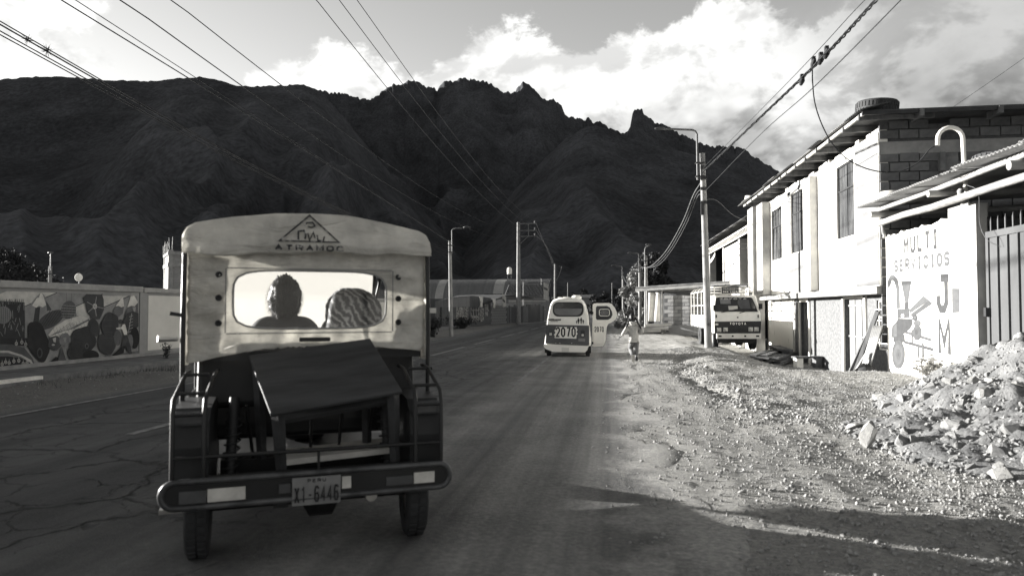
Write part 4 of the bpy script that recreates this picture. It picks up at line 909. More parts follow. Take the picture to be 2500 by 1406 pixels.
def warehouse():
    Y = 92; x0, x1 = at(985, 700, Y=Y).x, at(1345, 700, Y=Y).x; zt = at(1200, 682, Y=Y).z
    T = place('barrel_roof_warehouse', 'long barrel-roofed warehouse with pale translucent roof strips', 'warehouse', ((x0+x1)/2, Y+4, 0))
    MB().span((x0, Y-4, 0), (x1, Y+6, 2.0)).build('wall', MCONC, T)
    a0, a1 = at(1078, 700, Y=Y).x, at(1097, 700, Y=Y).x; b0, b1 = at(1214, 700, Y=Y).x, at(1238, 700, Y=Y).x
    def arc(a, b, mat, nm):
        n = int((b-a)/.09); s = MB(); rows = []
        for j in range(15):
            q = j/14*math.pi*.62; y = Y-3.9+4.6*(1-math.cos(q)); z = 1.6+(zt-1.6)*math.sin(q*1.0)
            rows.append([Vector((a+(b-a)*i/n, y, z+.05*(i % 2))) for i in range(n+1)])
        s.grid(rows[::-1], False).build(nm, mat, T)
    MR = M('warehouse_roof_metal', .14, .10, 2, .55, metal=.2, stretch=(1, .1, .1)); MR2 = M('translucent_roof_strip', .30, .25, 2, .5)
    for p, q, m, nm in ((x0, a0, MR, 'roof'), (a0, a1, MR2, 'skylight_strip'), (a1, b0, MR, 'roof'), (b0, b1, MR2, 'skylight_strip'), (b1, x1, MR, 'roof')): arc(p, q, m, nm)
warehouse()
# row of shacks facing the road; plane through two points of the frontage
FA, FB = Vector((-11.0, 44.5, 0)), Vector((-8.6, 60, 0)); FD = (FB-FA).normalized(); FN = Vector((FD.y, -FD.x, 0))
def atf(u, v, d=0):
    q = ray(u, v); o = Vector((0, 0, CAMZ)); t = (FA+FN*d-o).dot(FN)/q.dot(FN); return o+q*t
def fpoly(name, uv, mat, par, d=0, th=.05):
    P_ = [atf(u, v, d) for u, v in uv]; T = frame2(FA+FN*d, FD, (0, 0, 1)); I = T.inverted()
    return MB().prism([(I @ p)[:2] for p in P_], th, T).build(name, mat, par)
SK = place('shack_row', 'row of low tin and timber shacks with posters along the left road edge', 'shack', (-9.8, 52, 0))
MTIN = M('rusty_tin', .13, .07, 2, .7, stretch=(4, 4, .2)); MWOODD = M('dark_boards', .05, .08, 5, .85, stretch=(3, 3, .3)); MPOSTW = M('painted_shack_wall', .11, .08, 3, .85)
MB().span((-16, 46, -.1), (-10.9, 58, 2.0)).build('shack_body', MWOODD, SK)
fpoly('front_wall', [(1062, 830), (1062, 736), (1100, 726), (1150, 722), (1196, 727), (1196, 830)], MTIN, SK, 0, .08)
fpoly('tin_wall', [(1092, 752), (1092, 730), (1146, 723), (1146, 750)], M('tin_grey', .22, .15, 2, .6, stretch=(5, 5, .2)), SK, .1, .03)
fpoly('low_wall', [(1075, 830), (1075, 750), (1196, 748), (1196, 828)], MPOSTW, SK, .1, .1)
fpoly('roof', [(1052, 741), (1118, 721), (1150, 720), (1203, 728), (1203, 731), (1150, 724), (1118, 725), (1052, 745)], MTILE, SK, -4, 4.35)
MPOST = M('torn_poster', .42, .05, 9, .8, lo=.42, hi=.56); 
for nm, uv in (('poster', [(1114, 788), (1114, 750), (1143, 750), (1143, 788)]), ('poster', [(1149, 787), (1149, 751), (1170, 751), (1170, 785)]), ('poster', [(1172, 786), (1172, 752), (1181, 752), (1181, 783)])): fpoly(nm, uv, MPOST, SK, .205, .01)
for k in range(3):
    for j in range(2): fpoly('poster_print', [(1151+k*6.4, 770-j*14), (1151+k*6.4, 761-j*8-2), (1155+k*6.4, 761-j*8-2), (1155+k*6.4, 770-j*14)], MSTEELD, SK, .218, .004)
text('painted_letters', 'TAL', M('chalky_letters', .45, .3, 9), SK, frame2(atf(1183, 759, .205), FD, (0, 0, 1)), .75, (atf(1194, 759, .205)-atf(1183, 759, .205)).length, .005, .01, 'LEFT'); text('painted_letters', '98', MATS['chalky_letters'], SK, frame2(atf(1184.5, 771, .205), FD, (0, 0, 1)), .45, (atf(1191, 771, .205)-atf(1184.5, 771, .205)).length, .005, .01, 'LEFT')
BW = place('block_wall', 'low grey block wall between poster shack and timber gates', 'wall', atf(1215, 800)*1)
core = fpoly('wall_core', [(1197, 793), (1197, 752), (1237, 751), (1237, 792)], MMORTAR, BW, .02, .1)
T_ = frame2(FA+FN*.13, FD, (0, 0, 1)); I_ = T_.inverted(); pa, pb = I_ @ atf(1197, 793, .13), I_ @ atf(1237, 752, .13)
me = MB().box((0, 0, 0), (.46, .2, .05)).mesh('block'); me.materials.append(M('shed_block', .22, .16, 4, .9)); x = pa.x+.25; r = 0
y = .05
while y < pb.y:
    x = pa.x+.25+(r % 2)*.2
    while x < pb.x-.2:
        p = T_ @ Vector((x, y+.1, 0)); o = link('block', me, None, BW, loc=p-WP[BW.name]); o.rotation_euler = T_.to_euler(); o.scale.y = 1.0; x += .48
    y += .22; r += 1
TG = place('timber_gates', 'dark vertical board gates beyond the low block wall', 'gate', atf(1270, 795)*1)
random.seed(6); u = 1238.
while u < 1325:
    w = 3.2; v0 = 748+random.uniform(-3, 3)-(u-1238)*.04
    fpoly('board', [(u, 792), (u, v0), (u+w-.25, v0), (u+w-.25, 791)], MWOODD if random.random() < .6 else M('grey_boards', .10, .14, 5, .85), TG, .02+.02*random.random(), .04); u += w
for (u0, u1, vt, vb), lab in (((1170, 1178, 724, 750), 'white cloth strip hanging from the tin shack eave'), ((1202, 1209, 730, 752), 'second white cloth strip, above the low block wall')):
    s = MB(); a, b, c2, d2 = atf(u0, vt, .5), atf(u1, vt, .5), atf(u1-1, vb, .6), atf(u0+1, vb, .6)
    s.grid([[a.lerp(b, i/4)+FN*.06*math.sin(i*2) for i in range(5)], [a.lerp(d2, .5).lerp(b.lerp(c2, .5), i/4)+FN*.12*math.sin(i*2+1) for i in range(5)], [d2.lerp(c2, i/4)+FN*.08*math.sin(i*2+2) for i in range(5)]])
    tag(s.build('hanging_cloth', M('pale_cloth', .7, .55, 5), None, solid=.01), lab, 'cloth')
def sign(label, uv, d, body=None):
    P_ = [atf(u, v, d) for u, v in uv]; T = place('shop_sign', label, 'sign', P_[0]*1)
    fpoly('board', uv, M('sign_white', .5, .3, 3), T, d, .06)
    mx = sum(p[0] for p in uv)/len(uv)
    fpoly('print_band', [(uv[0][0]+1, uv[0][1]+10), (uv[1][0]-1, uv[1][1]+10), (uv[1][0]-1, uv[1][1]+16), (uv[0][0]+1, uv[0][1]+16)], MSTEELD, T, d+.062, .004)
    MB().tube([P_[0], P_[0]+Vector((-1.5, 0, 0))], .03, 6).build('bracket', MSTEELD, T)
sign('white sign board hung over the dark timber gates', [(1226, 718), (1234, 724), (1234, 748), (1226, 750)], .8)
sign('tall hanging shop sign at the far end of the left row', [(1327, 690), (1338, 694), (1338, 735), (1327, 730)], 1.2)
def tiled():
    Y = 75; a, b = at(1242, 760, Y=Y).x, at(1332, 760, Y=Y).x
    T = place('tiled_house', 'two-storey house with dark tiled roof behind the timber gates', 'house', ((a+b)/2, Y+2, 0))
    MB().span((a, Y, 0), (b, Y+5, at(1290, 722, Y=Y).z)).build('wall', M('house_wall_grey', .20, .15, 3), T)
    z0, z1 = at(1290, 722, Y=Y).z, at(1290, 700, Y=Y).z
    MB().grid([[Vector((a-.4+(b-a+.8)*i/60, Y-.6, z0+.06*(i % 2))) for i in range(61)], [Vector((a-.4+(b-a+.8)*i/60, Y+2.6, z1+.3+.06*(i % 2))) for i in range(61)]][::-1], False).build('roof', MTILE, T)
    MB().box(((a+b)/2, Y-.05, z0-.6), (b-a, .08, .1)).box(((a+b)/2, Y-.05, z0-1.5), (b-a, .06, .1)).build('painted_band', MPIL, T)
    for x in (a+.9, a+2.3): MB().box((x, Y-.03, 1.2), (.7, .05, 1.1)).build('window', MGLASS, T)
tiled()
# water tank on the slope and houses at the end of the road
def tank():
    c = at(1244, 663, Y=160); T = place('water_tank', 'small white domed water tank on the dark slope above the warehouse', 'tank', c)
    MB().lathe([(.58, -.6), (.6, .55), (.5, .8), (.2, 1.0), (.02, 1.05)], 20, Matrix.Translation(c)).build('tank', MWHITE, T)
    for x in (-.4, .4): MB().tube([c+Vector((x, 0, -12)), c+Vector((x, 0, -.6))], .03, 6).build('leg', MSTEELD, T)
tank()
random.seed(17)
adj = ['pale', 'dark-roofed', 'low grey', 'narrow', 'wide', 'small whitish', 'tall', 'squat']
pos = ['left-hand', 'second from the left', 'third from the left', 'middle', 'right of the middle', 'third from the right', 'second from the right', 'right-hand']
for k in range(8):
    Y = 170+random.uniform(0, 80); u = 1392+k*15; c = at(u, 745, Y=Y); w = random.uniform(3, 6)
    house('far_house', '%s house among the far houses at the road end, %s' % (adj[k], pos[k]), (c.x, Y, 0), (w, 5, random.uniform(2.5, 4.5)), random.uniform(.6, 1.6), (MCONC, MCONCD, MGREYP)[k % 3], MTILE, 'x' if k % 2 else None, wins=((-w/4, 1.5, .7, .9), (w/4, 1.5, .7, .9)))
# ------------------------------------------------------------------ covered mototaxi in front
def canvas_mat(name, v, trans, scale=3):
    m = bpy.data.materials.new(name); m.use_nodes = True; nt = m.node_tree; N = nt.nodes; K = nt.links
    N.remove(N['Principled BSDF']); out = N['Material Output']
    tc = N.new('ShaderNodeTexCoord'); n = N.new('ShaderNodeTexNoise'); K.new(tc.outputs['Object'], n.inputs[0]); n.inputs['Scale'].default_value = scale; n.inputs['Detail'].default_value = 8; n.inputs['Roughness'].default_value = .65
    r = N.new('ShaderNodeMapRange'); K.new(n.outputs[0], r.inputs[0]); r.inputs[1].default_value = .3; r.inputs[2].default_value = .7
    mx = N.new('ShaderNodeMix'); mx.data_type = 'RGBA'; K.new(r.outputs[0], mx.inputs[0]); mx.inputs[6].default_value = tint(v*.58); mx.inputs[7].default_value = tint(v)
    d = N.new('ShaderNodeBsdfDiffuse'); t = N.new('ShaderNodeBsdfTranslucent'); s = N.new('ShaderNodeMixShader'); s.inputs[0].default_value = trans
    b = N.new('ShaderNodeBump'); b.inputs['Distance'].default_value = .03; mp_ = N.new('ShaderNodeMapping'); mp_.inputs[2].default_value = (0, R(-18), 0); mp_.inputs[3].default_value = (.45, .45, 1.5); K.new(tc.outputs['Object'], mp_.inputs[0]); n2 = N.new('ShaderNodeTexNoise'); K.new(mp_.outputs[0], n2.inputs[0]); n2.inputs['Distortion'].default_value = 1.2; n2.inputs['Scale'].default_value = 8; n2.inputs['Detail'].default_value = 5; K.new(n2.outputs[0], b.inputs['Height'])
    for q in (d, t): K.new(mx.outputs[2], q.inputs['Color']); K.new(b.outputs[0], q.inputs['Normal'])
    K.new(d.outputs[0], s.inputs[1]); K.new(t.outputs[0], s.inputs[2]); K.new(s.outputs[0], out.inputs[0]); MATS[name] = m; return m
def film_mat(name, clear, v, milky, rough=.15, ior=1.4):
    """clear plastic film: see-through, a little milky and glossy"""
    m = bpy.data.materials.new(name); m.use_nodes = True; nt = m.node_tree; N = nt.nodes; K = nt.links
    N.remove(N['Principled BSDF']); out = N['Material Output']
    tr = N.new('ShaderNodeBsdfTransparent'); tr.inputs[0].default_value = (clear, clear, clear, 1)
    d = N.new('ShaderNodeBsdfTranslucent'); d.inputs[0].default_value = tint(v); d2 = N.new('ShaderNodeBsdfDiffuse'); d2.inputs[0].default_value = tint(v)
    a = N.new('ShaderNodeMixShader'); a.inputs[0].default_value = .35; K.new(d.outputs[0], a.inputs[1]); K.new(d2.outputs[0], a.inputs[2])
    g = N.new('ShaderNodeBsdfGlossy'); g.inputs['Roughness'].default_value = rough
    m1 = N.new('ShaderNodeMixShader'); m1.inputs[0].default_value = milky; K.new(tr.outputs[0], m1.inputs[1]); K.new(a.outputs[0], m1.inputs[2])
    fr = N.new('ShaderNodeFresnel'); fr.inputs[0].default_value = ior
    m2 = N.new('ShaderNodeMixShader'); K.new(fr.outputs[0], m2.inputs[0]); K.new(m1.outputs[0], m2.inputs[1]); K.new(g.outputs[0], m2.inputs[2]); K.new(m2.outputs[0], out.inputs[0])
    MATS[name] = m; return m
MCANVAS = canvas_mat('faded_canvas', .86, .40, 5); MCANV2 = canvas_mat('faded_canvas_top', .88, .38, 5)
MFILM = film_mat('milky_plastic_film', .94, .85, .014, .15, 1.15); MSCREEN = film_mat('scratched_windscreen', .9, .9, .36)
MBLK = M('black_enamel', .010, .018, 5, .4, spec=.4); MBLKR = M('grey_black_plastic', .028, .02, 5, .5); MCHROME = M('dull_chrome', .5, .35, 8, .3, metal=.9)
MVINYL = M('dark_vinyl', .012, .02, 6, .5); MREF = M('white_reflector', .62, .45, 12, .6); MREFR = M('dark_reflector', .09, .06, 8, .35); MINK = M('faded_black_print', .04, .4, 34, .9, lo=.53, hi=.64)
MWOODT = M('dark_stained_wood', .026, .07, 4, .55, .003, 20, stretch=(.25, 2, 1))
YAWM = R(27)
MT = thing('covered_mototaxi', 'canvas-covered three-wheeled mototaxi lettered ATRAMOC seen from behind', 'mototaxi', (-1.652, 3.631, 0), YAWM)
prof = [(-.675, 1.65), (-.675, 1.69), (-.655, 1.735), (-.61, 1.762), (-.4, 1.805), (-.2, 1.832), (0, 1.84), (.2, 1.832), (.4, 1.805), (.61, 1.762), (.655, 1.735), (.675, 1.69), (.675, 1.65)]
def arc_pts(n=40):
    o = []
    for i in range(n+1):
        t = i/n*(len(prof)-1); k = min(int(t), len(prof)-2); f = t-k; o.append((prof[k][0]*(1-f)+prof[k+1][0]*f, prof[k][1]*(1-f)+prof[k+1][1]*f))
    return o
ap = arc_pts()
rows = [[Vector((x*(1-.0*j), .05+j*.24, z-.012*abs(math.sin(j*math.pi/2.7))-(.02*(j-7) if j > 7 else 0)+.004*math.sin(x*9+j*2))) for x, z in ap] for j in range(10)]
cano = MB().grid(rows).build('canopy', MCANV2, MT, solid=.006)
# rear valance over the curtain
def zt(x): return np.interp(x, [p[0] for p in prof[1:-1]], [p[1] for p in prof[1:-1]])
nx, nz = 56, 16; rows = []
for j in range(nz+1):
    row = []
    for i in range(nx+1):
        x = -.672+1.344*i/nx; t = j/nz; ztop = float(zt(x)); zb = 1.605+.014*math.sin(x*5+1)+.006*math.sin(x*17)+.03*max(0, x-.35)/.35
        z = ztop+(zb-ztop)*t
        y = .04-.026*math.sin(t*math.pi*.5)-.008*t*math.sin(9*x+6*t)-.005*t*abs(math.sin(31*x+3+5*t))-.014*math.exp(-((t-.78)/.1)**2)*(1+.6*math.sin(x*4+.5))-.010*t*math.sin(23*x-5*t*abs(x)*4)*abs(x)
        if x > .45: y -= .03*(x-.45)/.25*t
        row.append(Vector((x, y, z)))
    rows.append(row)
val = MB().grid(rows).build('valance', MCANV2, MT, solid=.005)
# rear curtain with a window hole
def outer(a):
    t = 0
    while True:
        t += .01; x, z = t*math.cos(a), 1.35+t*math.sin(a)
        zb = 1.093-.085*(abs(x)/.66)**2*(1.15 if x < 0 else .55)
        if abs(x) > .64 or z > 1.66 or z < zb: return x, z
def inner(a, w=.412, h=.158, p=5):
    c, s_ = math.cos(a), math.sin(a); t = (abs(c/w)**p+abs(s_/h)**p)**(-1/p); return t*c, 1.352+t*s_
na, nr = 168, 12; P_ = []
for r_ in range(nr+1):
    row = []
    for k in range(na+1):
        a = 2*math.pi*(k % na)/na; (x0, z0), (x1, z1) = outer(a), inner(a); t = r_/nr
        x, z = x0+(x1-x0)*t, z0+(z1-z0)*t; q = math.sin(t*math.pi)
        sag = .009*math.sin(z*46+x*7+2*math.sin(x*5))*min(1, abs(x)/.5)**1.5+.011*math.sin(34*(z+.5*abs(x)*(1 if x > 0 else -1))+1.3)*min(1, max(0, abs(x)-.38)/.2)
        phi = math.atan2(z-1.35, abs(x)-.36); sag += (.014*abs(math.sin(10*phi+(.4 if x > 0 else 1.1)))**.7-.012)*min(1, max(0, abs(x)-.40)/.14)
        row.append(Vector((x, .06+q*(sag+.008*math.sin(x*31+z*9)+.006*math.sin(x*57-z*21))-.012*(1-t)*(z < 1.2), z)))
    P_.append(row)
cur = MB().grid(P_).build('rear_curtain', MCANVAS, MT, solid=.004)
rim = [Vector((x*1.015, .056, 1.352+(z-1.352)*1.03)) for x, z in (inner(2*math.pi*k/64) for k in range(64))]
MB().tube(rim, .006, 6, closed=True).build('window_seam', M('seam_canvas', .3, .22, 9), cur)
for z_ in (1.525, 1.165): MB().box((0, .047, z_), (.9, .002, .006)).build('stitching', MATS['seam_canvas'], cur)
for x_ in (-.455, .455): MB().box((x_, .047, 1.345), (.006, .002, .354)).build('stitching', MATS['seam_canvas'], cur)
MB().add([(x, .062, z) for x, z in (inner(2*math.pi*k/64) for k in range(64))], [tuple(range(64))]).build('rear_window', MFILM, MT)
for x_ in (-.49, .488):
    for z_ in (1.487, 1.36, 1.222): MB().lathe([(.006, 0), (.009, .005), (.014, .006), (.018, .002), (.018, 0)], 14, frame2((x_, .048, z_), (1, 0, 0), (0, 0, 1))).build('grommet', MSTEELD, cur)
MB().box((-.015+.03, .03, 1.128), (.17, .022, .024)).build('strap_handle', MBLK, MT, bevel=.006)
MB().box((-.69, .03, 1.27), (.07, .03, .02), (0, R(10), 0)).build('strap', MBLK, MT); MB().box((.685, .04, 1.29), (.05, .03, .03)).build('strap', MCHROME, MT)
# emblem and lettering printed on the valance
TV = lambda y, z, t=R(2): frame2((-.02, y, z), (1, 0, 0), (0, math.sin(t), math.cos(t)))
s = MB(); ribbon(s, [(-.16, .012), (0, .166), (.16, .012), (-.16, .012)], .010, .0012, TV(-.0095, 1.665, R(12))); s.build('triangle_emblem', MINK, val)
s = MB(); Te = TV(-.0098, 1.665, R(12))
ribbon(s, [(-.06, .02), (-.06, .07), (-.03, .075), (-.02, .05), (-.025, .025)], .010, .001, Te); ribbon(s, [(-.01, .06), (0, .02), (.02, .065), (.03, .03)], .009, .0012, Te); ribbon(s, [(.04, .05), (.045, .02), (.075, .02), (.08, .045)], .008, .0011, Te)
ribbon(s, [(-.025, .10), (-.015, .122), (.015, .125), (.03, .105), (.01, .095), (-.01, .10)], .008, .0013, Te); s.build('emblem_figures', MINK, val)
letters('lettering', 'ATRAMOC', MINK, val, frame2((-.02, -.042, 1.620), (1, 0, 0), (0, .1, 1)), .37, .034, .011, .3, .001)
# sides
for sx in (-1, 1):
    rows = []
    for j in range(9):
        t = j/8; rows.append([Vector((sx*(.668-.02*t+.006*math.sin(j+i*1.7)), .04+i*.045*(1-.3*t), 1.62-.62*t)) for i in range(6)])
    MB().grid(rows).build('side_curtain', MCANVAS, MT, solid=.004)
    MB().tube([(sx*.66, .03, .5), (sx*.663, .03, 1.2), (sx*.66, .05, 1.66), (sx*.64, .08, 1.72)], .013, 8).build('frame_tube', MBLK, MT)
    MB().tube([(sx*.665, .1, 1.68), (sx*.665, 2.0, 1.66), (sx*.66, 2.15, 1.5), (sx*.55, 2.28, .95)], .014, 8).build('frame_tube', MBLK, MT)
    MB().tube([(sx*.69, .95, 1.67), (sx*.69, .97, .55)], .013, 8).build('frame_tube', MBLK, MT)
    # rear body side with fender
    fd = [(-.28, .44), (-.30, .62), (-.27, .74), (-.18, .80), (.12, .82), (.30, .72), (.36, .44), (.27, .44), (.2, .32), (.0, .29), (-.2, .34), (-.24, .44)]
    MB().prism([(p[0], p[1]) for p in fd], .17, frame2((.50 if sx > 0 else -.67, 0, 0), (0, 1, 0), (0, 0, 1))).build('fender', MBLKR, MT, bevel=.012)
    MB().box((sx*.585, -.305, .765), (.15, .03, .075)).build('tail_lamp', M('smoked_lens', .09, .06, 6, .2), MT, bevel=.015)
    MB().box((sx*.67, .52, .62), (.02, .9, .36)).build('side_panel', MBLKR, MT, bevel=.008)
    # cage around the fender
    c = MB(); xo, xi = sx*.655, sx*.515
    for x_, dx in ((xo, 0), (xi, 0)): c.tube([(x_, -.36, .47), (x_, -.36, .80), (x_-sx*.0, -.33, .86), (x_-sx*.03, -.16, .965), (x_-sx*.03, .02, .97)], .011, 8)
    for y_, z_ in ((-.36, .585), (-.36, .79), (-.29, .885), (-.16, .965)): c.tube([(xo-sx*.01*(z_ > .9), y_, z_), (xi-sx*.0, y_, z_)], .0095, 6)
    c.build('cage', MBLK, MT)
    MB().tube([(sx*.42, -.1, .35), (sx*.40, .02, .82)], .028, 10).build('shock_absorber', MBLKR, MT)
    sp = [(sx*.42-sx*.02*t/60+.04*math.cos(t*.9), -.1+.12*t/60+.04*math.sin(t*.9), .40+.34*t/60) for t in range(60)]; MB().tube(sp, .006, 5).build('coil_spring', MSTEELD, MT)
    # wheel
    wh = MB(); T_ = Matrix.Translation((sx*.57, 0, .255)) @ Matrix.Rotation(R(90), 4, 'Y') @ Matrix.Rotation(R(3)*sx, 4, 'X')
    q = tyre_mesh(.25, .125, 34, True, .66); q.v = [tuple(T_ @ Vector(p)) for p in q.v]; wo = q.build('tyre', MRUB, MT)
    q = MB().lathe([(.165, -.04), (.15, -.03), (.14, -.005), (.05, .0), (.045, .03), (.02, .035)], 24, T_).lathe([(.165, .04), (.15, .03), (.145, -.02)], 24, T_, False); q.build('rim', MCHROME, wo)
MB().tube([(-.52, 0, .255), (.52, 0, .255)], .028, 10).lathe([(.03, -.1), (.1, -.06), (.1, .06), (.03, .1)], 14, Matrix.Translation((.05, 0, .255)) @ Matrix.Rotation(R(90), 4, 'Y')).build('rear_axle', MBLK, MT)
# bumper
ob = [(x_+.02*0, z_) for x_, z_ in ([(.64+.06*math.sin(a), .412-.062*math.cos(a)) for a in np.linspace(0, math.pi, 12)]+[(-.64-.06*math.sin(a), .412+.062*math.cos(a)) for a in np.linspace(0, math.pi, 12)])]
bp_ = MB().prism(ob, .012, frame2((0, -.36, 0), (1, 0, 0), (0, 0, 1))).build('bumper', MBLK, MT)
MB().tube([(x_, -.372, z_) for x_, z_ in ob], .015, 8, closed=True).build('bumper_rim', M('worn_enamel', .05, .12, 9, .35, metal=.3), bp_)
MB().tube([(-.515, -.36, .585), (.515, -.36, .585)], .010, 8).build('cross_rail', MBLK, MT); MB().tube([(.02, -.36, .47), (.02, -.36, .585)], .008, 6).build('cross_rail_stub', MBLK, MT)
MB().tube([(-.5, -.33, .47), (.5, -.33, .47)], .02, 8).build('rear_cross_tube', MBLK, MT)
def refl(x0, x1, z0, z1, m, nm='reflector'): MB().box(((x0+x1)/2, -.377, (z0+z1)/2), (x1-x0, .006, z1-z0)).build(nm, m, bp_)
refl(-.495, -.325, .372, .434, MREF); refl(-.62, -.50, .372, .430, MREFR); refl(.505, .615, .380, .437, MREF); refl(.36, .50, .380, .425, MREFR); refl(.135, .18, .385, .445, MREF); refl(-.17, -.115, .385, .43, MREFR)
MB().box((.01, -.385, .388), (.235, .006, .14), (R(4), 0, 0)).build('number_plate', M('plate_grey', .24, .19, 9, .5), bp_)
plate = bp_.children[-1]
MB().box((.01, -.3895, .442), (.225, .002, .026)).build('plate_band', M('plate_band', .34, .28, 9, .5), plate)
letters('plate_lettering', 'X1-6446', MSTEELD, plate, frame2((.01, -.3895, .332), (1, 0, 0), (0, -.07, 1)), .215, .082, .015, .3, .0015); letters('plate_country', 'PERU', MSTEELD, plate, frame2((.01, -.3912, .432), (1, 0, 0), (0, -.07, 1)), .09, .018, .004, .4, .001)
MB().box((-.66, -.3, .335), (.1, .1, .02)).build('step', MCHROME, MT); MB().box((-.16, -.3, .33), (.07, .05, .06)).build('tow_bracket', MBLK, MT)
MB().tube([(-.69, .06, 1.14), (-.76, .05, 1.14), (-.785, .04, 1.142)], [.012, .016, .018], 8).build('side_hook', MCHROME, MT)
# body tub, seats, floor, front
MB().box((0, .74, .36), (1.28, 1.5, .03)).build('floor', MBLK, MT); MB().box((0, .15, .42), (.95, .12, .1)).build('chassis_beam', MBLK, MT)
MB().box((0, .24, .95), (1.22, .09, .42), (R(-10), 0, 0)).build('seat_back', MVINYL, MT, bevel=.03); MB().box((0, .5, .62), (1.2, .48, .14)).build('rear_seat', MVINYL, MT, bevel=.03)
MB().box((0, .1, 1.04), (1.26, .03, .05)).build('seat_rail', MBLKR, MT); MB().box((0, .22, .72), (1.2, .03, .14)).build('tub_back', MBLK, MT)
MB().box((0, 1.12, .72), (.42, .36, .14)).build('driver_seat', MVINYL, MT, bevel=.04); MB().box((0, 1.3, .5), (.3, .55, .24)).build('engine_cover', MBLKR, MT, bevel=.06)
nose = [(-.42, .72), (-.5, .98), (-.3, 1.06), (.3, 1.06), (.5, .98), (.42, .72), (.2, .6), (-.2, .6)]
MB().prism(nose, .16, frame2((0, 2.28, 0), (1, 0, 0), (0, 0, 1))).build('front_cowl', MBLKR, MT, bevel=.04)
MB().grid([[Vector((x_, 2.25-.16*t, .98+.66*t)) for x_ in np.linspace(-.6, .6, 8)] for t in (0, .5, 1)]).build('windscreen', MSCREEN, MT)
MB().tube([(-.6, 2.25, .98), (-.62, 2.09, 1.64), (0, 2.08, 1.67), (.62, 2.09, 1.64), (.6, 2.25, .98)], .02, 8).build('windscreen_frame', MBLK, MT)
MB().tube([(-.38, 1.72, 1.02), (-.12, 1.9, 1.0), (.12, 1.9, 1.0), (.38, 1.72, 1.02)], .016, 8).tube([(0, 1.9, 1.0), (0, 2.12, .3)], .03, 8).build('handlebar', MCHROME, MT)
T_ = Matrix.Translation((0, 2.14, .255)) @ Matrix.Rotation(R(90), 4, 'Y'); q = tyre_mesh(.25, .09, 34, True, .66); q.v = [tuple(T_ @ Vector(p)) for p in q.v]; wo = q.build('tyre', MRUB, MT); MB().lathe([(.165, -.03), (.14, 0), (.03, .02), (.02, .05)], 20, T_).build('rim', MCHROME, wo)
MB().tube([(.3, -.25, .3), (.3, .3, .28), (.28, 1.0, .3)], .03, 10).build('exhaust', MCHROME, MT)
# things lying in the cargo well, under the table
ld = MB(); random.seed(22)
MB().box((.13, .0, .50), (.6, .3, .03), (0, R(-2), R(4))).build('luggage_shelf', M('lit_ground_pale', .6, .4, 7, .5), MT)  # shelf coloured pale for the sunlit ground seen through the well
for k in range(5): MB().tube([(-.3+k*.15, .16, .40), (-.34+k*.17, -.02, .78)], .010, 6).build('strut', MBLK, MT)
# ------------------------------------------------------------------ wooden table on the back
TB = thing('wooden_table', 'small dark wooden table tilted on the back of the canvas-covered mototaxi', 'table', (-1.652, 3.631, 0), YAWM)
tl, tr, br, bl = Vector((-.335, .01, 1.05)), Vector((.32, .01, 1.132)), Vector((.452, -.33, .862)), Vector((-.212, -.37, .775))
nrm = (tr-tl).cross(bl-tl).normalized()
if nrm.y > 0: nrm = -nrm
s = MB(); vs = [tl, tr, br, bl]; vs2 = [p-nrm*.022 for p in vs]
s.add([tuple(p) for p in vs+vs2], [(0, 3, 2, 1), (4, 5, 6, 7), (0, 1, 5, 4), (1, 2, 6, 5), (2, 3, 7, 6), (3, 0, 4, 7)]); s.build('tabletop', MWOODT, TB, bevel=.006)
dn = -nrm
def at_t(a, b): return tl.lerp(tr, a).lerp(bl.lerp(br, a), b)
for a, b in ((.06, .93), (.94, .93), (.06, .1), (.94, .1)):
    p = at_t(a, b)-nrm*.023; e = Vector((p.x+.02, p.y+.0+(.05 if b > .5 else .1), .47))
    MB().tube([p, e], [.034, .026], 4).build('leg', MWOODT, TB)
pa, pb = at_t(.08, .9)-nrm*.10, at_t(.92, .9)-nrm*.10
MB().tube([pa, pb], .022, 4).build('apron', MWOODT, TB)
pa, pb = at_t(.08, .5)-nrm*.17, at_t(.92, .5)-nrm*.17
s = MB(); dv = (bl-tl).normalized()*.12; vs = [pa-dv, pb-dv, pb+dv, pa+dv]; vs2 = [p-nrm*.015 for p in vs]; s.add([tuple(p) for p in vs+vs2], [(0, 3, 2, 1), (4, 5, 6, 7), (0, 1, 5, 4), (1, 2, 6, 5), (2, 3, 7, 6), (3, 0, 4, 7)]); s.build('shelf', MWOODT, TB)
# ------------------------------------------------------------------ enclosed mototaxi 2070
MVAN = M('cream_white_paint', .88, .82, 2, .35, spec=.5, coat=.3); MVAND = M('dark_grey_panel', .07, .10, 3, .4, spec=.4); MTRIM = M('black_rubber_trim', .015, .02, 5, .6)
MTINT = film_mat('tinted_window', .35, .05, .15, .05)
def z1(x, y): return (1300+x/6.39, 690+y/6.39)
VN = place('enclosed_mototaxi', 'white enclosed mototaxi number 2070 with its side door open', 'mototaxi', (-1.15, 19.6, 0))
YR = 18.6
def vp(x, y, Y=YR): return at(*z1(x, y), Y=Y)
sec = [(-.53, .20), (-.585, .32), (-.60, .55), (-.565, .88), (-.53, 1.15), (-.47, 1.42), (-.40, 1.54), (-.25, 1.60), (0, 1.625), (.25, 1.60), (.40, 1.54), (.47, 1.42), (.53, 1.15), (.565, .88), (.60, .55), (.585, .32), (.53, .20)]
cx = -1.155
rows = []
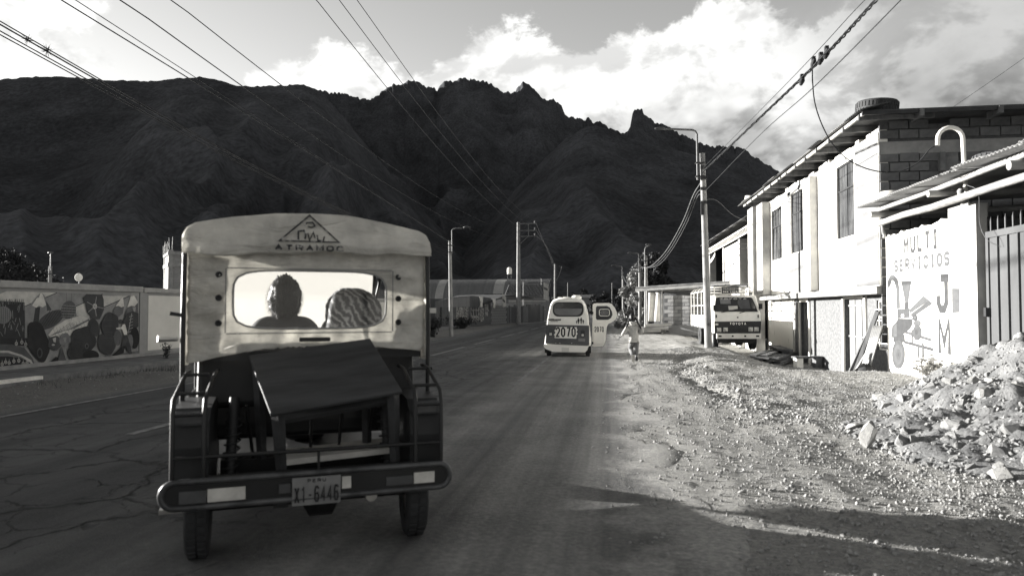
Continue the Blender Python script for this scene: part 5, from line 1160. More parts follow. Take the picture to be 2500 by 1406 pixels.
for Y, k, zt_, zb in ((18.60, .97, .97, 1), (18.66, 1.0, 1, 1), (19.2, 1.0, 1.0, 1), (19.9, .98, 1.0, 1), (20.4, .90, .97, 1), (20.75, .72, .80, 1.0), (20.95, .45, .6, 1.1)):
    rows.append([Vector((cx+x*k, Y, .2+(z-.2)*zt_)) for x, z in sec])
b = MB().grid(rows[::-1])
n = len(sec); b.add(rows[0], [tuple(range(n))[::-1]]); b.add(rows[-1], [tuple(range(n))])
body = b.build('body', MVAN, VN); m_ = body.modifiers.new('bev', 'BEVEL'); m_.width = .035; m_.segments = 3; m_.limit_method = 'ANGLE'; m_.angle_limit = R(50)
def flat(name, pts, mat, par, Y, th, smooth=False):   # polygon in the plane Y, thickness towards the camera
    return MB().prism([(p.x, p.z) for p in pts], th, frame2((0, Y, 0), (1, 0, 0), (0, 0, 1))).build(name, mat, par)
def rr(x0, y0, x1, y1, r=.3, n=5):
    cxs = [(x1-r, y0+r, -90), (x1-r, y1-r, 0), (x0+r, y1-r, 90), (x0+r, y0+r, 180)]; o = []
    for a, c_, st in cxs:
        for k in range(n+1): q = R(st+90*k/n); o.append((a+r*math.cos(q), c_+r*math.sin(q)))
    return o
F = lambda pts, Y=YR: [vp(x, y, Y) for x, y in pts]
wnd = flat('rear_window', F(rr(318, 303, 797, 528, 85)), MTRIM, VN, YR-.002, .008); flat('pane', F(rr(332, 316, 783, 515, 76)), M('dark_window_glass', .02, .03, 3, .08, spec=.6), wnd, YR-.012, .003)
flat('seat_seen_inside', F([(345, 405), (772, 405), (770, 440), (745, 490), (700, 508), (420, 508), (365, 490), (340, 450)]), M('seat_fabric', .20, .13, 3), wnd, YR-.0155, .001)
flat('lower_panel', F([(218, 655), (885, 668), (884, 975), (205, 945)]), MVAND, VN, YR-.004, .012)
flat('number_board', F([(372, 688), (690, 694), (690, 720), (702, 725), (702, 745), (690, 752), (690, 780), (702, 785), (702, 806), (688, 812), (686, 872), (346, 862), (350, 826), (338, 820), (340, 800), (354, 794), (356, 762), (344, 756), (346, 736), (360, 730)]), MWHITE, VN, YR-.017, .008)
bd = VN.children[-1]
c_ = vp(520, 848); letters('number', '2070', MTRIM, bd, frame2((c_.x, YR-.026, c_.z), (1, 0, 0), (-.0, 0, 1)), .54, .27, .05, .22, .002)
for xs_ in ((250, 720, 318, 835), (752, 738, 815, 850)): 
    l = flat('tail_lamp', F(rr(*xs_, 20)), M('smoked_lens', .09, .06, 6, .2), VN, YR-.017, .02); flat('lamp_lens', F(rr(xs_[0]+14, xs_[1]+62, xs_[2]-14, xs_[3]-14, 8)), MREF, l, YR-.038, .004)
flat('licence_plate', F([(718, 868), (822, 872), (820, 918), (716, 914)]), M('plate_grey', .24, .19, 9, .5), VN, YR-.017, .01)
for x_ in (365, 428, 612): MB().box(vp(x_, 942)+Vector((0, -.02, 0)), (.03, .03, .02)).build('bolt', MCHROME, VN)
bm_ = flat('bumper', F([(182, 958), (865, 985), (862, 1040), (825, 1082), (330, 1072), (215, 1030), (186, 1000)]), MVAN, VN, YR-.03, .10); q_ = bm_.modifiers.new('b', 'BEVEL'); q_.width = .02; q_.segments = 3
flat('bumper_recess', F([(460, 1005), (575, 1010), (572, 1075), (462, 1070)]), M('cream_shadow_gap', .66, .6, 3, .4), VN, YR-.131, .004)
flat('handle_recess', F([(455, 540), (595, 545), (612, 620), (440, 612)]), MVAN, VN, YR-.001, .012)
for xa_, ya_, xb_, yb_ in ((228, 560, 214, 655), (884, 300, 886, 662), (222, 952, 868, 980)):
    p0, p1 = vp(xa_, ya_), vp(xb_, yb_); MB().tube([Vector((p0.x, YR-.006, p0.z)), Vector((p1.x, YR-.006, p1.z))], .006, 4).build('panel_seam', MTRIM, VN)
# stickers
text('sticker_lettering', 'Sublimanas', MTRIM, VN, frame2(vp(236, 588)+Vector((0, -.008, 0)), (1, 0, 0), (0, 0, 1)) @ Matrix(((1, .25, 0, 0), (0, 1, 0, 0), (0, 0, 1, 0), (0, 0, 0, 1))), .075, .36, .001, .003, 'LEFT')
text('sticker_lettering', 'turismo', MTRIM, VN, frame2(vp(285, 606)+Vector((0, -.008, 0)), (1, 0, 0), (0, 0, 1)), .035, .2, .001, .001, 'LEFT')
for x_, h, sk in ((688, 52, 0), (718, 92, 1), (760, 98, 0), (793, 66, 1)):
    p = []; w = h*.17; y0 = 640
    p = [(x_-w*.5, y0), (x_-w*.5, y0-h*.4), (x_-w*(1.1 if sk else .6), y0-h*.4), (x_-w*.5, y0-h*.6), (x_-w*1.15, y0-h*.45), (x_-w*.8, y0-h*.76), (x_-w*.25, y0-h*.8), (x_-w*.45, y0-h*.9), (x_, y0-h), (x_+w*.45, y0-h*.9), (x_+w*.25, y0-h*.8), (x_+w*.8, y0-h*.76), (x_+w*1.15, y0-h*.45), (x_+w*.5, y0-h*.6), (x_+w*(1.1 if sk else .6), y0-h*.4), (x_+w*.5, y0-h*.4), (x_+w*.5, y0), (x_+w*.08, y0), (x_, y0-h*.35), (x_-w*.08, y0)]
    flat('family_sticker', F(p), MTRIM, VN, YR-.003, .004)
# roof vent, flaps, wheels, side glass
c_ = vp(688, 250, 19.2); MB().lathe([(.14, -.05), (.13, .02), (.09, .05), (.02, .055)], 22, Matrix.Translation((c_.x, 19.2, 1.63)) @ Matrix.Scale(1.3, 4, (0, 1, 0))).build('roof_vent', MVAN, VN)
MB().box((cx-.1, 19.4, 1.628), (.06, 1.2, .02)).box((cx-.25, 19.4, 1.617), (.05, 1.2, .02)).build('roof_rib', MVAN, VN)
for sx in (-1, 1):
    T_ = Matrix.Translation((cx+sx*.535, 18.95, .235)) @ Matrix.Rotation(R(90), 4, 'Y'); q = tyre_mesh(.235, .12, 30, False, .6); q.v = [tuple(T_ @ Vector(p)) for p in q.v]; wo = q.build('tyre', MRUB, VN); MB().lathe([(.14, .05), (.12, .03), (.1, .0), (.03, .02), (.02, .05)], 20, T_ if sx > 0 else T_ @ Matrix.Rotation(math.pi, 4, 'X')).build('rim', MVAN, wo)
    MB().box((cx+sx*.545, 18.70, .22), (.17, .015, .24), (R(8), 0, 0)).build('mud_flap', MTRIM, VN)
    MB().tube([(cx+sx*.6, 18.62+.3*math.cos(a)+.33, .24+.3*math.sin(a)) for a in np.linspace(.2, math.pi-.2, 10)], .03, 6).build('wheel_arch', MVAN, VN)
    MB().prism([(18.85, 1.0), (18.88, 1.40), (19.25, 1.46), (19.3, 1.0)], .012, frame2((cx+sx*.545-(.0 if sx > 0 else .012), 0, 0), (0, 1, 0), (-.16*sx, 0, 1))).build('side_window', MATS['dark_window_glass'], VN)
MB().box((cx, 19.2, .2), (.9, 1.0, .08)).build('chassis', MTRIM, VN)
T_ = Matrix.Translation((cx, 20.6, .235)) @ Matrix.Rotation(R(90), 4, 'Y'); q = tyre_mesh(.235, .1, 30, False, .6); q.v = [tuple(T_ @ Vector(p)) for p in q.v]; q.build('tyre', MRUB, VN)
# open side door, seen from inside
YD = 19.25; FD_ = lambda pts: [vp(x, y, YD) for x, y in pts]
od = [(940, 345), (955, 326), (1000, 320), (1190, 318), (1235, 330), (1290, 400), (1318, 470), (1322, 520), (1300, 572), (1230, 622), (1185, 640), (1160, 690), (1140, 900), (1118, 968), (1098, 988), (960, 998), (932, 985)]
dr = flat('door', FD_(od), MVAN, VN, YD, .045); q_ = dr.modifiers.new('b', 'BEVEL'); q_.width = .012; q_.segments = 2
flat('door_seal', FD_([(1030+(x-1030)*1.02, 650+(y-650)*1.012) for x, y in od]), MTRIM, dr, YD+.012, .02)
flat('door_window', FD_([(990, 385), (1010, 364), (1160, 362), (1205, 385), (1240, 450), (1248, 500), (1225, 550), (1180, 578), (1010, 580), (990, 560)]), M('dark_window_glass', .02, .03, 3, .08), dr, YD-.046, .004)
s = MB(); pts = FD_(rr(1042, 415, 1200, 518, 30)); s.tube([Vector((p.x, YD-.055, p.z)) for p in pts], .010, 6, closed=True); s.build('inner_window_rim', MVAN, dr)
flat('grille_print', FD_(rr(1060, 440, 1182, 500, 18)), M('grille_grey', .22, .06, 30, .6), dr, YD-.052, .003)
s = MB(); pts = FD_(rr(962, 628, 1118, 945, 28)); s.tube([Vector((p.x, YD-.046, p.z)) for p in pts], .014, 6, closed=True); s.build('door_panel_bead', MVAN, dr)
c_ = vp(1040, 768, YD); letters('door_number', '2070', MTRIM, dr, frame2((c_.x, YD-.047, c_.z), (1, 0, 0), (0, 0, 1)), .26, .15, .022, .25, .002)
c_ = vp(1165, 605, YD); MB().box((c_.x, YD-.055, c_.z), (.08, .02, .03)).build('door_handle', MVAN, dr, bevel=.008)
for y_ in (470, 940): 
    c_ = vp(936, y_, YD); MB().box((c_.x, YD-.02, c_.z), (.05, .06, .06)).build('hinge', MTRIM, dr)
# ------------------------------------------------------------------ white truck
MTR = M('truck_white_paint', .82, .70, 2, .45, spec=.4); MTRW = M('truck_side_white', .7, .55, 2, .6); MGRL = M('black_grille', .016, .03, 6, .45)
def z2(x, y): return (1670+x/6.697, 670+y/6.697)
TK = place('white_truck', 'white cab-over truck with stake bed and roof rack parked beside the pole', 'truck', (4.1, 26, -.05))
YT = 23.2
def tp(x, y, Y=YT): return at(*z2(x, y), Y=Y)
X0, X1 = tp(478, 700).x, tp(1258, 700).x
pr_ = [(0, .50), (0, .92), (.02, 1.13), (.10, 1.24), (.26, 1.68), (.36, 1.75), (1.35, 1.76), (1.40, 1.2), (1.40, .55)]
w_ = X1-X0
rows = []
for t, ins in ((0, .10), (.03, .02), (.5, 0), (.97, .02), (1, .10)):
    rows.append([Vector((X0+w_*t, YT+y+(ins if y < .3 else 0)*.4, z)) for y, z in pr_])
tap = lambda p: Vector(((p.x-(X0+X1)/2)*(1-.12*max(0, p.z-1.2)/.55)+(X0+X1)/2, p.y, p.z))
rows = [[tap(p) for p in r] for r in rows]
b = MB().grid(rows, False); b.add(rows[0], [tuple(range(9))]); b.add(rows[-1], [tuple(range(9))[::-1]]); cab = b.build('cab', MTR, TK, bevel=.03)
def tq(name, pts, mat, par, th=.01, d=0, y0=None):   # flat piece on the cab front; y follows the cab profile
    ys = [p[0] for p in pr_[:6]]; zs = [p[1] for p in pr_[:6]]; V = []
    for x, y in pts:
        p = tp(x, y); V.append(Vector((p.x, YT+float(np.interp(p.z, zs, ys))-d, p.z)))
    n_ = len(V); s_ = MB(); nr_ = Vector((0, -th, 0)); s_.add([tuple(p) for p in V]+[tuple(p+nr_) for p in V], [tuple(range(n_)), tuple(range(2*n_-1, n_-1, -1))]+[(i, (i+1) % n_, n_+(i+1) % n_, n_+i) for i in range(n_)]); return s_.build(name, mat, par)
ws = tq('windscreen', [(500, 605), (520, 480), (545, 378), (600, 368), (1110, 372), (1140, 385), (1180, 490), (1215, 608)], MTRIM, TK, .012); tq('pane', [(520, 594), (545, 470), (562, 392), (1105, 386), (1130, 398), (1160, 490), (1196, 596)], MATS['dark_window_glass'], ws, .004, .0125)
tq('dash_paper', [(735, 516), (885, 512), (892, 594), (740, 594)], M('paper', .5, .4, 5), ws, .001, .0175); tq('seat_seen_inside', [(600, 392), (775, 390), (780, 480), (610, 480)], M('seat_fabric', .20, .13, 3), ws, .001, .0172); tq('seat_seen_inside', [(900, 410), (1080, 410), (1100, 560), (950, 590), (890, 470)], M('dark_seat', .06, .08, 4), ws, .001, .0172)
for a, b_, c2, d2 in ((610, 618, 900, 565), (910, 628, 1170, 560)): 
    s = MB(); p0, p1 = tp(a, b_), tp(c2, d2); s.tube([Vector((p0.x, YT+.02, p0.z)), Vector((p1.x, YT+.06, p1.z))], .012, 5); s.build('wiper', MTRIM, ws)
c_ = tp(818, 408); letters('windscreen_lettering', 'TOYOTA', MREF, ws, frame2((c_.x, YT+.185, c_.z), (1, 0, 0), (0, .35, 1)), .86, .05, .014, .35, .001)
gr = tq('grille', [(495, 770), (1262, 762), (1250, 965), (500, 960)], MGRL, TK, .012); c_ = tp(880, 824); letters('grille_lettering', 'TOYOTA', MWHITE, gr, frame2((c_.x, YT-.014, c_.z), (1, 0, 0), (0, 0, 1)), .52, .082, .018, .42, .004)
for z_ in (880, 905, 930): 
    p0, p1 = tp(730, z_), tp(1040, z_); MB().box(((p0.x+p1.x)/2, YT-.02, p0.z), (p1.x-p0.x, .02, .022)).build('grille_slat', MGRL, gr)
for x_, y_ in ((570, 902), (678, 900), (1088, 896), (1182, 895)):
    p = tp(x_, y_); MB().box((p.x, YT-.018, p.z), (.145, .014, .135)).build('headlamp_bezel', MCHROME, gr, bevel=.02); MB().lathe([(.05, .012), (.055, .02), (.03, .03), (.005, .034)], 18, frame2((p.x, YT-.012, p.z), (1, 0, 0), (0, 0, 1))).lathe([(.056, 0), (.06, .016), (.056, .02)], 18, frame2((p.x, YT-.012, p.z), (1, 0, 0), (0, 0, 1)), False).build('headlamp', M('headlamp_glass', .35, .6, 20, .1, spec=.7), gr)
bu = tq('bumper', [(528, 965), (1248, 962), (1248, 1048), (528, 1046)], MTRW, TK, .12)
for x_, w2 in ((580, .1), (1190, .1), (785, .06), (988, .06)): p = tp(x_, 1005); MB().box((p.x, YT-.122, p.z), (w2, .006, .05)).build('bumper_slot', MTRIM, bu)
tq('turn_lamp', [(510, 800), (560, 800), (558, 832), (512, 832)], MREF, TK, .02); s = tq('badge', [(866, 690), (890, 690), (890, 712), (866, 712)], MPAINTG, TK, .006)
for x_ in (528, 1213): p = tp(x_, 682); MB().box((p.x, YT+.0, p.z), (.035, .03, .10)).build('door_vent', MTRIM, TK)
for x_, sg in ((512, -1), (1262, 1)):
    p = tp(x_, 545 if sg < 0 else 520); MB().box((p.x, YT+.1, p.z), (.12, .06, .18)).build('mirror', MTRIM, TK, bevel=.015); MB().tube([(p.x, YT+.12, p.z-.08), (p.x-sg*.12, YT+.15, p.z-.22)], .01, 5).build('mirror_arm', MTRIM, TK)
MB().prism([(.45, 1.25), (.38, 1.62), (1.15, 1.65), (1.2, 1.25)], .01, frame2((X0+.018, YT, 0), (0, 1, 0), (.2, 0, 1)) @ Matrix.Translation((0, 0, -.03))).build('side_glass', MATS['dark_window_glass'], TK)
def twheel(x, y, r, w2):
    T_ = Matrix.Translation((x, y, r-.06)) @ Matrix.Rotation(R(90), 4, 'Y'); q = tyre_mesh(r, w2, 30, True, .58); q.v = [tuple(T_ @ Vector(p)) for p in q.v]; wo = q.build('tyre', MRUB, TK)
    MB().lathe([(r*.58, -.06), (r*.5, -.05), (r*.46, .02), (r*.2, .03), (r*.17, -.04), (.02, -.05)], 22, T_).build('rim', MTRW, wo)
for x in (X0+.14, X1-.14): twheel(x, YT+.75, .34, .2)
for x in (X0+.1, X1-.1): twheel(x, YT+3.4, .36, .26)
MB().box(((X0+X1)/2, YT+3.2, .48), (.8, 5.4, .16)).box(((X0+X1)/2, YT+.3, .4), (1.2, .3, .1)).build('chassis', MGRL, TK)
XB0, XB1 = 3.32, 3.32+1.62
MB().span((XB0, YT+1.55, .60), (XB1, YT+5.9, .70)).build('bed_floor', MTIMBER, TK)
for i in range(14): 
    y = YT+1.56+i*.31
    for x in (XB0, XB1): MB().box((x, y+.15, .86), (.035, .295, .42)).build('bed_board', MTRW, TK)
MB().span((XB0, YT+5.9, .66), (XB1, YT+5.94, 1.06)).build('tailgate', MTRW, TK)
for x in (XB0, XB1):
    for y in (1.6, 2.65, 3.75, 4.85, 5.85): MB().tube([(x, YT+y, .6), (x, YT+y, 1.95), (x+(.12 if x == XB0 else -.12), YT+y, 2.07), ((XB0+XB1)/2, YT+y, 2.1)], .02, 6).build('bed_hoop', MTRW, TK)
    for z in (1.42, 1.93): MB().tube([(x, YT+1.6, z), (x, YT+5.85, z)], .02, 6).build('bed_rail', MTRW, TK)
for y in (1.6, 5.85):
    for z in (1.42, 1.9): MB().tube([(XB0, YT+y, z), (XB1, YT+y, z)], .018, 6).build('bed_rail', MTRW, TK)
MB().box(((XB0+XB1)/2, YT+3.9, 2.12), (1.0, 3.4, .05), (R(1), R(2), R(3))).build('tarpaulin', MSTEELD, TK)
MB().box(((X0+X1)/2, YT+2.6, .30), (1.15, 4.6, .26)).build('underbody_shade', MGRL, TK)  # dark box put in for the darkness under the truck
rk = MB()
xa, xb = tp(440, 300).x, tp(1050, 300).x
for z in (1.84, 1.93, 2.02):
    rk.tube([(xa, YT+.35, z), (xb, YT+.35, z), (xb, YT+1.3, z), (xa, YT+1.3, z)], .014, 6, closed=True)
for x in (xa, xa+.16, xb-.16, xb):
    for y in (.35, 1.3): rk.tube([(x, YT+y, 1.75), (x, YT+y, 2.02)], .014, 6)
rk.build('roof_rack', MTRW, TK)
p0, p1 = tp(640, 200), tp(922, 308); sg = MB().span((p0.x, YT+.30, p1.z), (p1.x, YT+.325, p0.z)).build('rack_sign', M('dark_sign_paint', .05, .07, 6), TK)
mx_ = (p0.x+p1.x)/2
letters('sign_lettering', 'SAN LUIS', MWHITE, sg, frame2((mx_, YT+.298, p1.z+.025), (1, 0, 0), (0, 0, 1)), .46, .065, .013, .35, .002); letters('sign_lettering', 'MERCEDES', MREF, sg, frame2((mx_, YT+.298, p1.z+.135), (1, 0, 0), (0, 0, 1)), .48, .05, .010, .35, .002)
MB().box((mx_, YT+.298, p1.z+.112), (.3, .002, .008)).build('sign_rule', MREF, sg)
MB().span((p0.x-.3, YT+.36, 1.80), (p0.x-.02, YT+.9, 1.98)).build('rack_load', MGRL, TK)
for k, (a, b_) in enumerate((((XB0+.1, YT+.5, 2.06), (XB1-.2, YT+1.6, 2.16)), ((XB0+.5, YT+.4, 2.1), (XB0+1.3, YT+3, 2.14)), ((XB0+1.2, YT+.4, 2.05), (XB0+.4, YT+2.6, 2.16)))): MB().tube([a, b_], .03, 6).build('rack_pole', MTIMBER, TK)
# ------------------------------------------------------------------ people
MSKIN = M('skin', .22, .18, 6, .6); MHAIR = M('black_hair', .010, .018, 18, .5, stretch=(1, 1, .2))
def skin(name, joints, edges, mat, parent, sub=2):
    """joints: (x, y, z, rx, ry); first one is the root"""
    me = bpy.data.meshes.new(name); me.from_pydata([j[:3] for j in joints], edges, []); o = link(name, me, mat, parent)
    m = o.modifiers.new('skin', 'SKIN'); m.use_smooth_shade = True; m.branch_smoothing = .6
    if not me.skin_vertices: me.skin_vertices.new()
    for k, j in enumerate(joints):
        sv = me.skin_vertices[0].data[k]; sv.radius = (j[3], j[4] if len(j) > 4 else j[3]); sv.use_root = (k == 0)
    q = o.modifiers.new('sub', 'SUBSURF'); q.levels = sub; q.render_levels = sub; return o
def chain(pts): return [(i, i+1) for i in range(len(pts)-1)]
def hand(name, c, d, side, mat, parent, k=1.0, curl=.4):
    """palm and five fingers; c wrist, d direction of the hand, side = thumb direction"""
    c, d, side = Vector(c), Vector(d).normalized(), Vector(side).normalized(); nrm_ = d.cross(side).normalized()
    J = [(*c, .018*k, .013*k), (*(c+d*.03*k), .026*k, .013*k), (*(c+d*.055*k), .028*k, .012*k)]; E_ = [(0, 1), (1, 2)]
    for f, (o_, l) in enumerate(((.026, .05), (.009, .058), (-.009, .053), (-.025, .04))):
        b = c+d*.06*k+side*o_*k; n0 = len(J); m_ = b+d*l*.5*k+side*o_*.25*k; t = m_+(d*(1-curl)+nrm_*curl)*l*.5*k
        J += [(*b, .0075*k), (*m_, .007*k), (*t, .0055*k)]; E_ += [(2, n0), (n0, n0+1), (n0+1, n0+2)]
    n0 = len(J); J += [(*(c+d*.025*k+side*.032*k), .009*k), (*(c+d*.05*k+side*.05*k), .008*k), (*(c+d*.075*k+side*.055*k), .006*k)]; E_ += [(1, n0), (n0, n0+1), (n0+1, n0+2)]
    return skin(name, J, E_, mat, parent, 1)
def head_mesh(r, T, name, mat, parent):
    """head with brow, nose, mouth, ears and chin; faces local +Y"""
    bm = bmesh.new(); bmesh.ops.create_uvsphere(bm, u_segments=24, v_segments=18, radius=1)
    for v in bm.verts:
        x, y, z = v.co; fx = x*.80; fy = y*.98; fz = z*1.18
        if z < -.2: fx *= 1-.28*(-z-.2); fy *= 1-.12*(-z-.2) if y > 0 else 1-.4*(-z-.2)
        if y > .55:
            fy += .16*math.exp(-(x/.14)**2-((z+.18)/.16)**2)+.05*math.exp(-(x/.22)**2-((z+.52)/.08)**2)-.05*(math.exp(-((abs(x)-.33)/.13)**2-((z-.02)/.09)**2))+.03*math.exp(-((z-.2)/.12)**2)
        if abs(x) > .93 and abs(z) < .3: fx *= 1.12
        v.co = (fx*r, fy*r, fz*r)
    me = bpy.data.meshes.new(name); bm.to_mesh(me); bm.free(); me.transform(T); me.polygons.foreach_set('use_smooth', [True]*len(me.polygons)); return link(name, me, mat, parent)
def hair_cap(r, T, parent, mat=MHAIR, back=.9, seed=1, rough=.05, bottom=-.75):
    bm = bmesh.new(); bmesh.ops.create_uvsphere(bm, u_segments=32, v_segments=22, radius=1); random.seed(seed)
    dele = [v for v in bm.verts if (v.co.y > .45 and v.co.z < .45) or v.co.z < bottom or (v.co.y > .1 and v.co.z < -.2)]
    bmesh.ops.delete(bm, geom=dele, context='VERTS')
    for v in bm.verts:
        x, y, z = v.co; k = 1.09+rough*math.sin(x*19+z*7)*math.cos(y*17+z*11)+random.uniform(-rough, rough)*.5; v.co = (x*.82*k*r, y*1.0*k*r, z*1.2*k*r)
    me = bpy.data.meshes.new('hair'); bm.to_mesh(me); bm.free(); me.transform(T); me.polygons.foreach_set('use_smooth', [True]*len(me.polygons))
    o = link('hair', me, mat, parent); q = o.modifiers.new('s', 'SOLIDIFY'); q.thickness = .012; return o
def strands(n, root, spread, l, parent, seed=3, mat=MHAIR):
    random.seed(seed); s = MB()
    for k in range(n):
        p = root(k); d = spread(p); s.tube([p, p+d*l*.5+Vector((0, 0, .004)), p+d*l+Vector((random.uniform(-.01, .01), 0, -.008))], [.003, .002, .0008], 3)
    return s.build('hair_strands', mat, parent)
# child running along the verge
G1 = thing('person', 'child in pale hooded jacket with two braids running beside the white mototaxi', 'person', (.56, 16.85, .035), 0)
MJ = M('pale_fleece', .5, .36, 22, .9, .008, 60); MTRO = M('pale_trousers', .20, .12, 10, .85); MSHOE = M('dark_shoe', .03, .05, 9, .6); MSOLE = M('shoe_sole', .45, .35, 9, .8)
hd = Vector((-.03, .07, 1.045))
skin('body', [(0, 0, .50, .07, .06), (0, .02, .66, .085, .065), (0, .05, .82, .095, .065), (-.01, .06, .93, .035, .035), (hd.x, hd.y, 1.0, .04, .045),
  (-.11, .05, .85, .035), (-.205, .0, .72, .026), (-.30, .03, .60, .018), (.10, .05, .85, .035), (.19, -.02, .72, .026), (.12, .10, .66, .018),
  (-.06, .01, .45, .06), (-.075, .10, .28, .042), (-.03, -.10, .15, .028), (.05, 0, .45, .06), (.06, .03, .26, .042), (.06, .0, .06, .028)],
  [(0, 1), (1, 2), (2, 3), (3, 4), (2, 5), (5, 6), (6, 7), (2, 8), (8, 9), (9, 10), (0, 11), (11, 12), (12, 13), (0, 14), (14, 15), (15, 16)], MSKIN, G1)
Th = Matrix.Translation(hd) @ Matrix.Rotation(R(-6), 4, 'X')
head_mesh(.088, Th, 'head', MSKIN, G1); hair_cap(.09, Th, G1, seed=2)
for a, b, c in (((-.09, .05, 1.05), (-.13, -.03, .95), (-.19, -.04, .80)), ((.04, .05, 1.05), (.09, -.03, .95), (.18, -.05, .78))):
    s = MB(); pts = cat_rom([Vector(a), Vector(b), Vector(c)], 8); s.tube(pts, [.022+.006*math.sin(i*1.6) for i in range(len(pts)-2)]+[.014, .006], 8); s.build('braid', MHAIR, G1)
skin('jacket', [(0, .0, .56, .125, .095), (0, .0, .455, .14, .10), (0, .02, .68, .125, .09), (0, .05, .83, .125, .085), (-.01, .05, .92, .07, .06), (-.135, .04, .845, .056), (-.215, .0, .72, .05), (-.285, .02, .615, .042), (.125, .04, .845, .056), (.215, -.03, .72, .05), (.15, .08, .655, .042)],
  [(0, 1), (0, 2), (2, 3), (3, 4), (3, 5), (5, 6), (6, 7), (3, 8), (8, 9), (9, 10)], MJ, G1)
skin('hood', [(-.01, -.02, .90, .05, .04), (-.08, .0, .925, .035), (-.10, .06, .94, .025), (.06, .0, .925, .035), (.08, .06, .94, .025), (-.01, -.055, .86, .03)], [(0, 1), (1, 2), (0, 3), (3, 4), (0, 5)], MJ, G1)
skin('trousers', [(0, .0, .50, .10, .08), (-.055, .02, .43, .075), (-.075, .11, .29, .062), (-.045, -.02, .20, .055), (-.025, -.10, .145, .052), (.055, 0, .43, .075), (.06, .035, .28, .06), (.06, .01, .13, .05)], [(0, 1), (1, 2), (2, 3), (3, 4), (0, 5), (5, 6), (6, 7)], MTRO, G1)
hand('hand', (-.295, .028, .60), (-.75, .1, -.55), (.35, .5, -.5), MSKIN, G1, .85, .1); hand('hand', (.13, .10, .66), (-.6, .7, -.1), (0, .2, 1), MSKIN, G1, .8, .5)
for c, rx, nm in (((.06, .045, .035), 0, 'shoe'), ((-.015, -.13, .10), R(-72), 'shoe')):
    T_ = Matrix.Translation(c) @ Matrix.Rotation(rx, 4, 'X'); s = MB(); out = [(-.032, -.075), (-.036, .0), (-.04, .06), (-.025, .10), (.02, .10), (.04, .06), (.034, 0), (.03, -.075)]
    s.prism(out, .05, T_ @ Matrix.Translation((0, 0, -.02))); s.prism([(x*.8, y*.5-.04) for x, y in out], .07, T_ @ Matrix.Translation((0, 0, .0))); sh_ = s.build('shoe', MSHOE, G1, bevel=.01)
    MB().prism([(x*1.06, y*1.04) for x, y in out], .016, T_ @ Matrix.Translation((0, 0, -.035))).build('sole', MSOLE, sh_)
# driver of the covered mototaxi (sits on the driver seat)
FM = Matrix.Translation((-1.652, 3.631, 0)) @ Matrix.Rotation(YAWM, 4, 'Z')
DV = thing('person', 'dark-haired person in a dark coat seen through the canvas rear window', 'person', (-1.652, 3.631, 0), YAWM)
x0 = -.14
skin('body', [(x0, 1.08, .86, .13, .10), (x0, 1.08, 1.02, .14, .10), (x0, 1.12, 1.19, .13, .08), (x0, 1.12, 1.36, .055, .055), (x0-.17, 1.12, 1.18, .065), (x0-.25, 1.3, .98, .045), (x0-.2, 1.62, 1.02, .035), (x0+.17, 1.12, 1.18, .065), (x0+.26, 1.3, .98, .045), (x0+.42, 1.6, 1.02, .035), (x0-.1, 1.3, .80, .085), (x0-.14, 1.55, .74, .06), (x0-.16, 1.62, .42, .045), (x0+.1, 1.3, .80, .085), (x0+.14, 1.55, .74, .06), (x0+.16, 1.62, .42, .045)],
  [(0, 1), (1, 2), (2, 3), (2, 4), (4, 5), (5, 6), (2, 7), (7, 8), (8, 9), (0, 10), (10, 11), (11, 12), (0, 13), (13, 14), (14, 15)], M('dark_coat', .035, .05, 6, .85), DV)
Th = Matrix.Translation((x0, 1.1, 1.375)) @ Matrix.Rotation(R(8), 4, 'X'); head_mesh(.105, Th, 'head', MSKIN, DV); hair_cap(.122, Th, DV, seed=5, rough=.13, bottom=-.9)
strands(700, lambda k: Th @ (Vector((math.cos(k*2.4)*.095*math.sqrt(1-(1-2*k/700)**2*.9), -abs(math.sin(k*2.4))*.11*math.sqrt(1-(1-2*k/700)**2*.8), .13*(1-2*k/700)))), lambda p: (p-Vector((x0, 1.12, 1.36))).normalized(), .034, DV)
for sx in (-1, 1): hand('hand', (x0+(-.2 if sx < 0 else .42), 1.62, 1.02), (0, 1, .1), (-sx, 0, 0), MSKIN, DV, 1, .7)
# passenger under a striped shawl on the rear seat
def stripe_mat():
    m = bpy.data.materials.new('striped_shawl'); m.use_nodes = True; nt = m.node_tree; N = nt.nodes; K = nt.links; b = N['Principled BSDF']; b.inputs['Roughness'].default_value = .95
    tc = N.new('ShaderNodeTexCoord'); mp_ = N.new('ShaderNodeMapping'); K.new(tc.outputs['Object'], mp_.inputs[0]); mp_.inputs[2].default_value = (0, R(35), 0)
    w = N.new('ShaderNodeTexWave'); K.new(mp_.outputs[0], w.inputs[0]); w.inputs['Scale'].default_value = 7; w.inputs['Distortion'].default_value = 11; w.inputs['Detail'].default_value = 5; w.inputs['Detail Roughness'].default_value = .7
    r = N.new('ShaderNodeValToRGB'); K.new(w.outputs[0], r.inputs[0]); e = r.color_ramp.elements; e[0].position = .2; e[0].color = tint(.035); e[1].position = .9; e[1].color = tint(.24); q = e.new(.6); q.color = tint(.09)
    K.new(r.outputs[0], b.inputs['Base Color']); return m
PS = thing('person', 'person bundled in a striped shawl on the right of the canvas rear window', 'person', (-1.652, 3.631, 0), YAWM)
px_ = .25
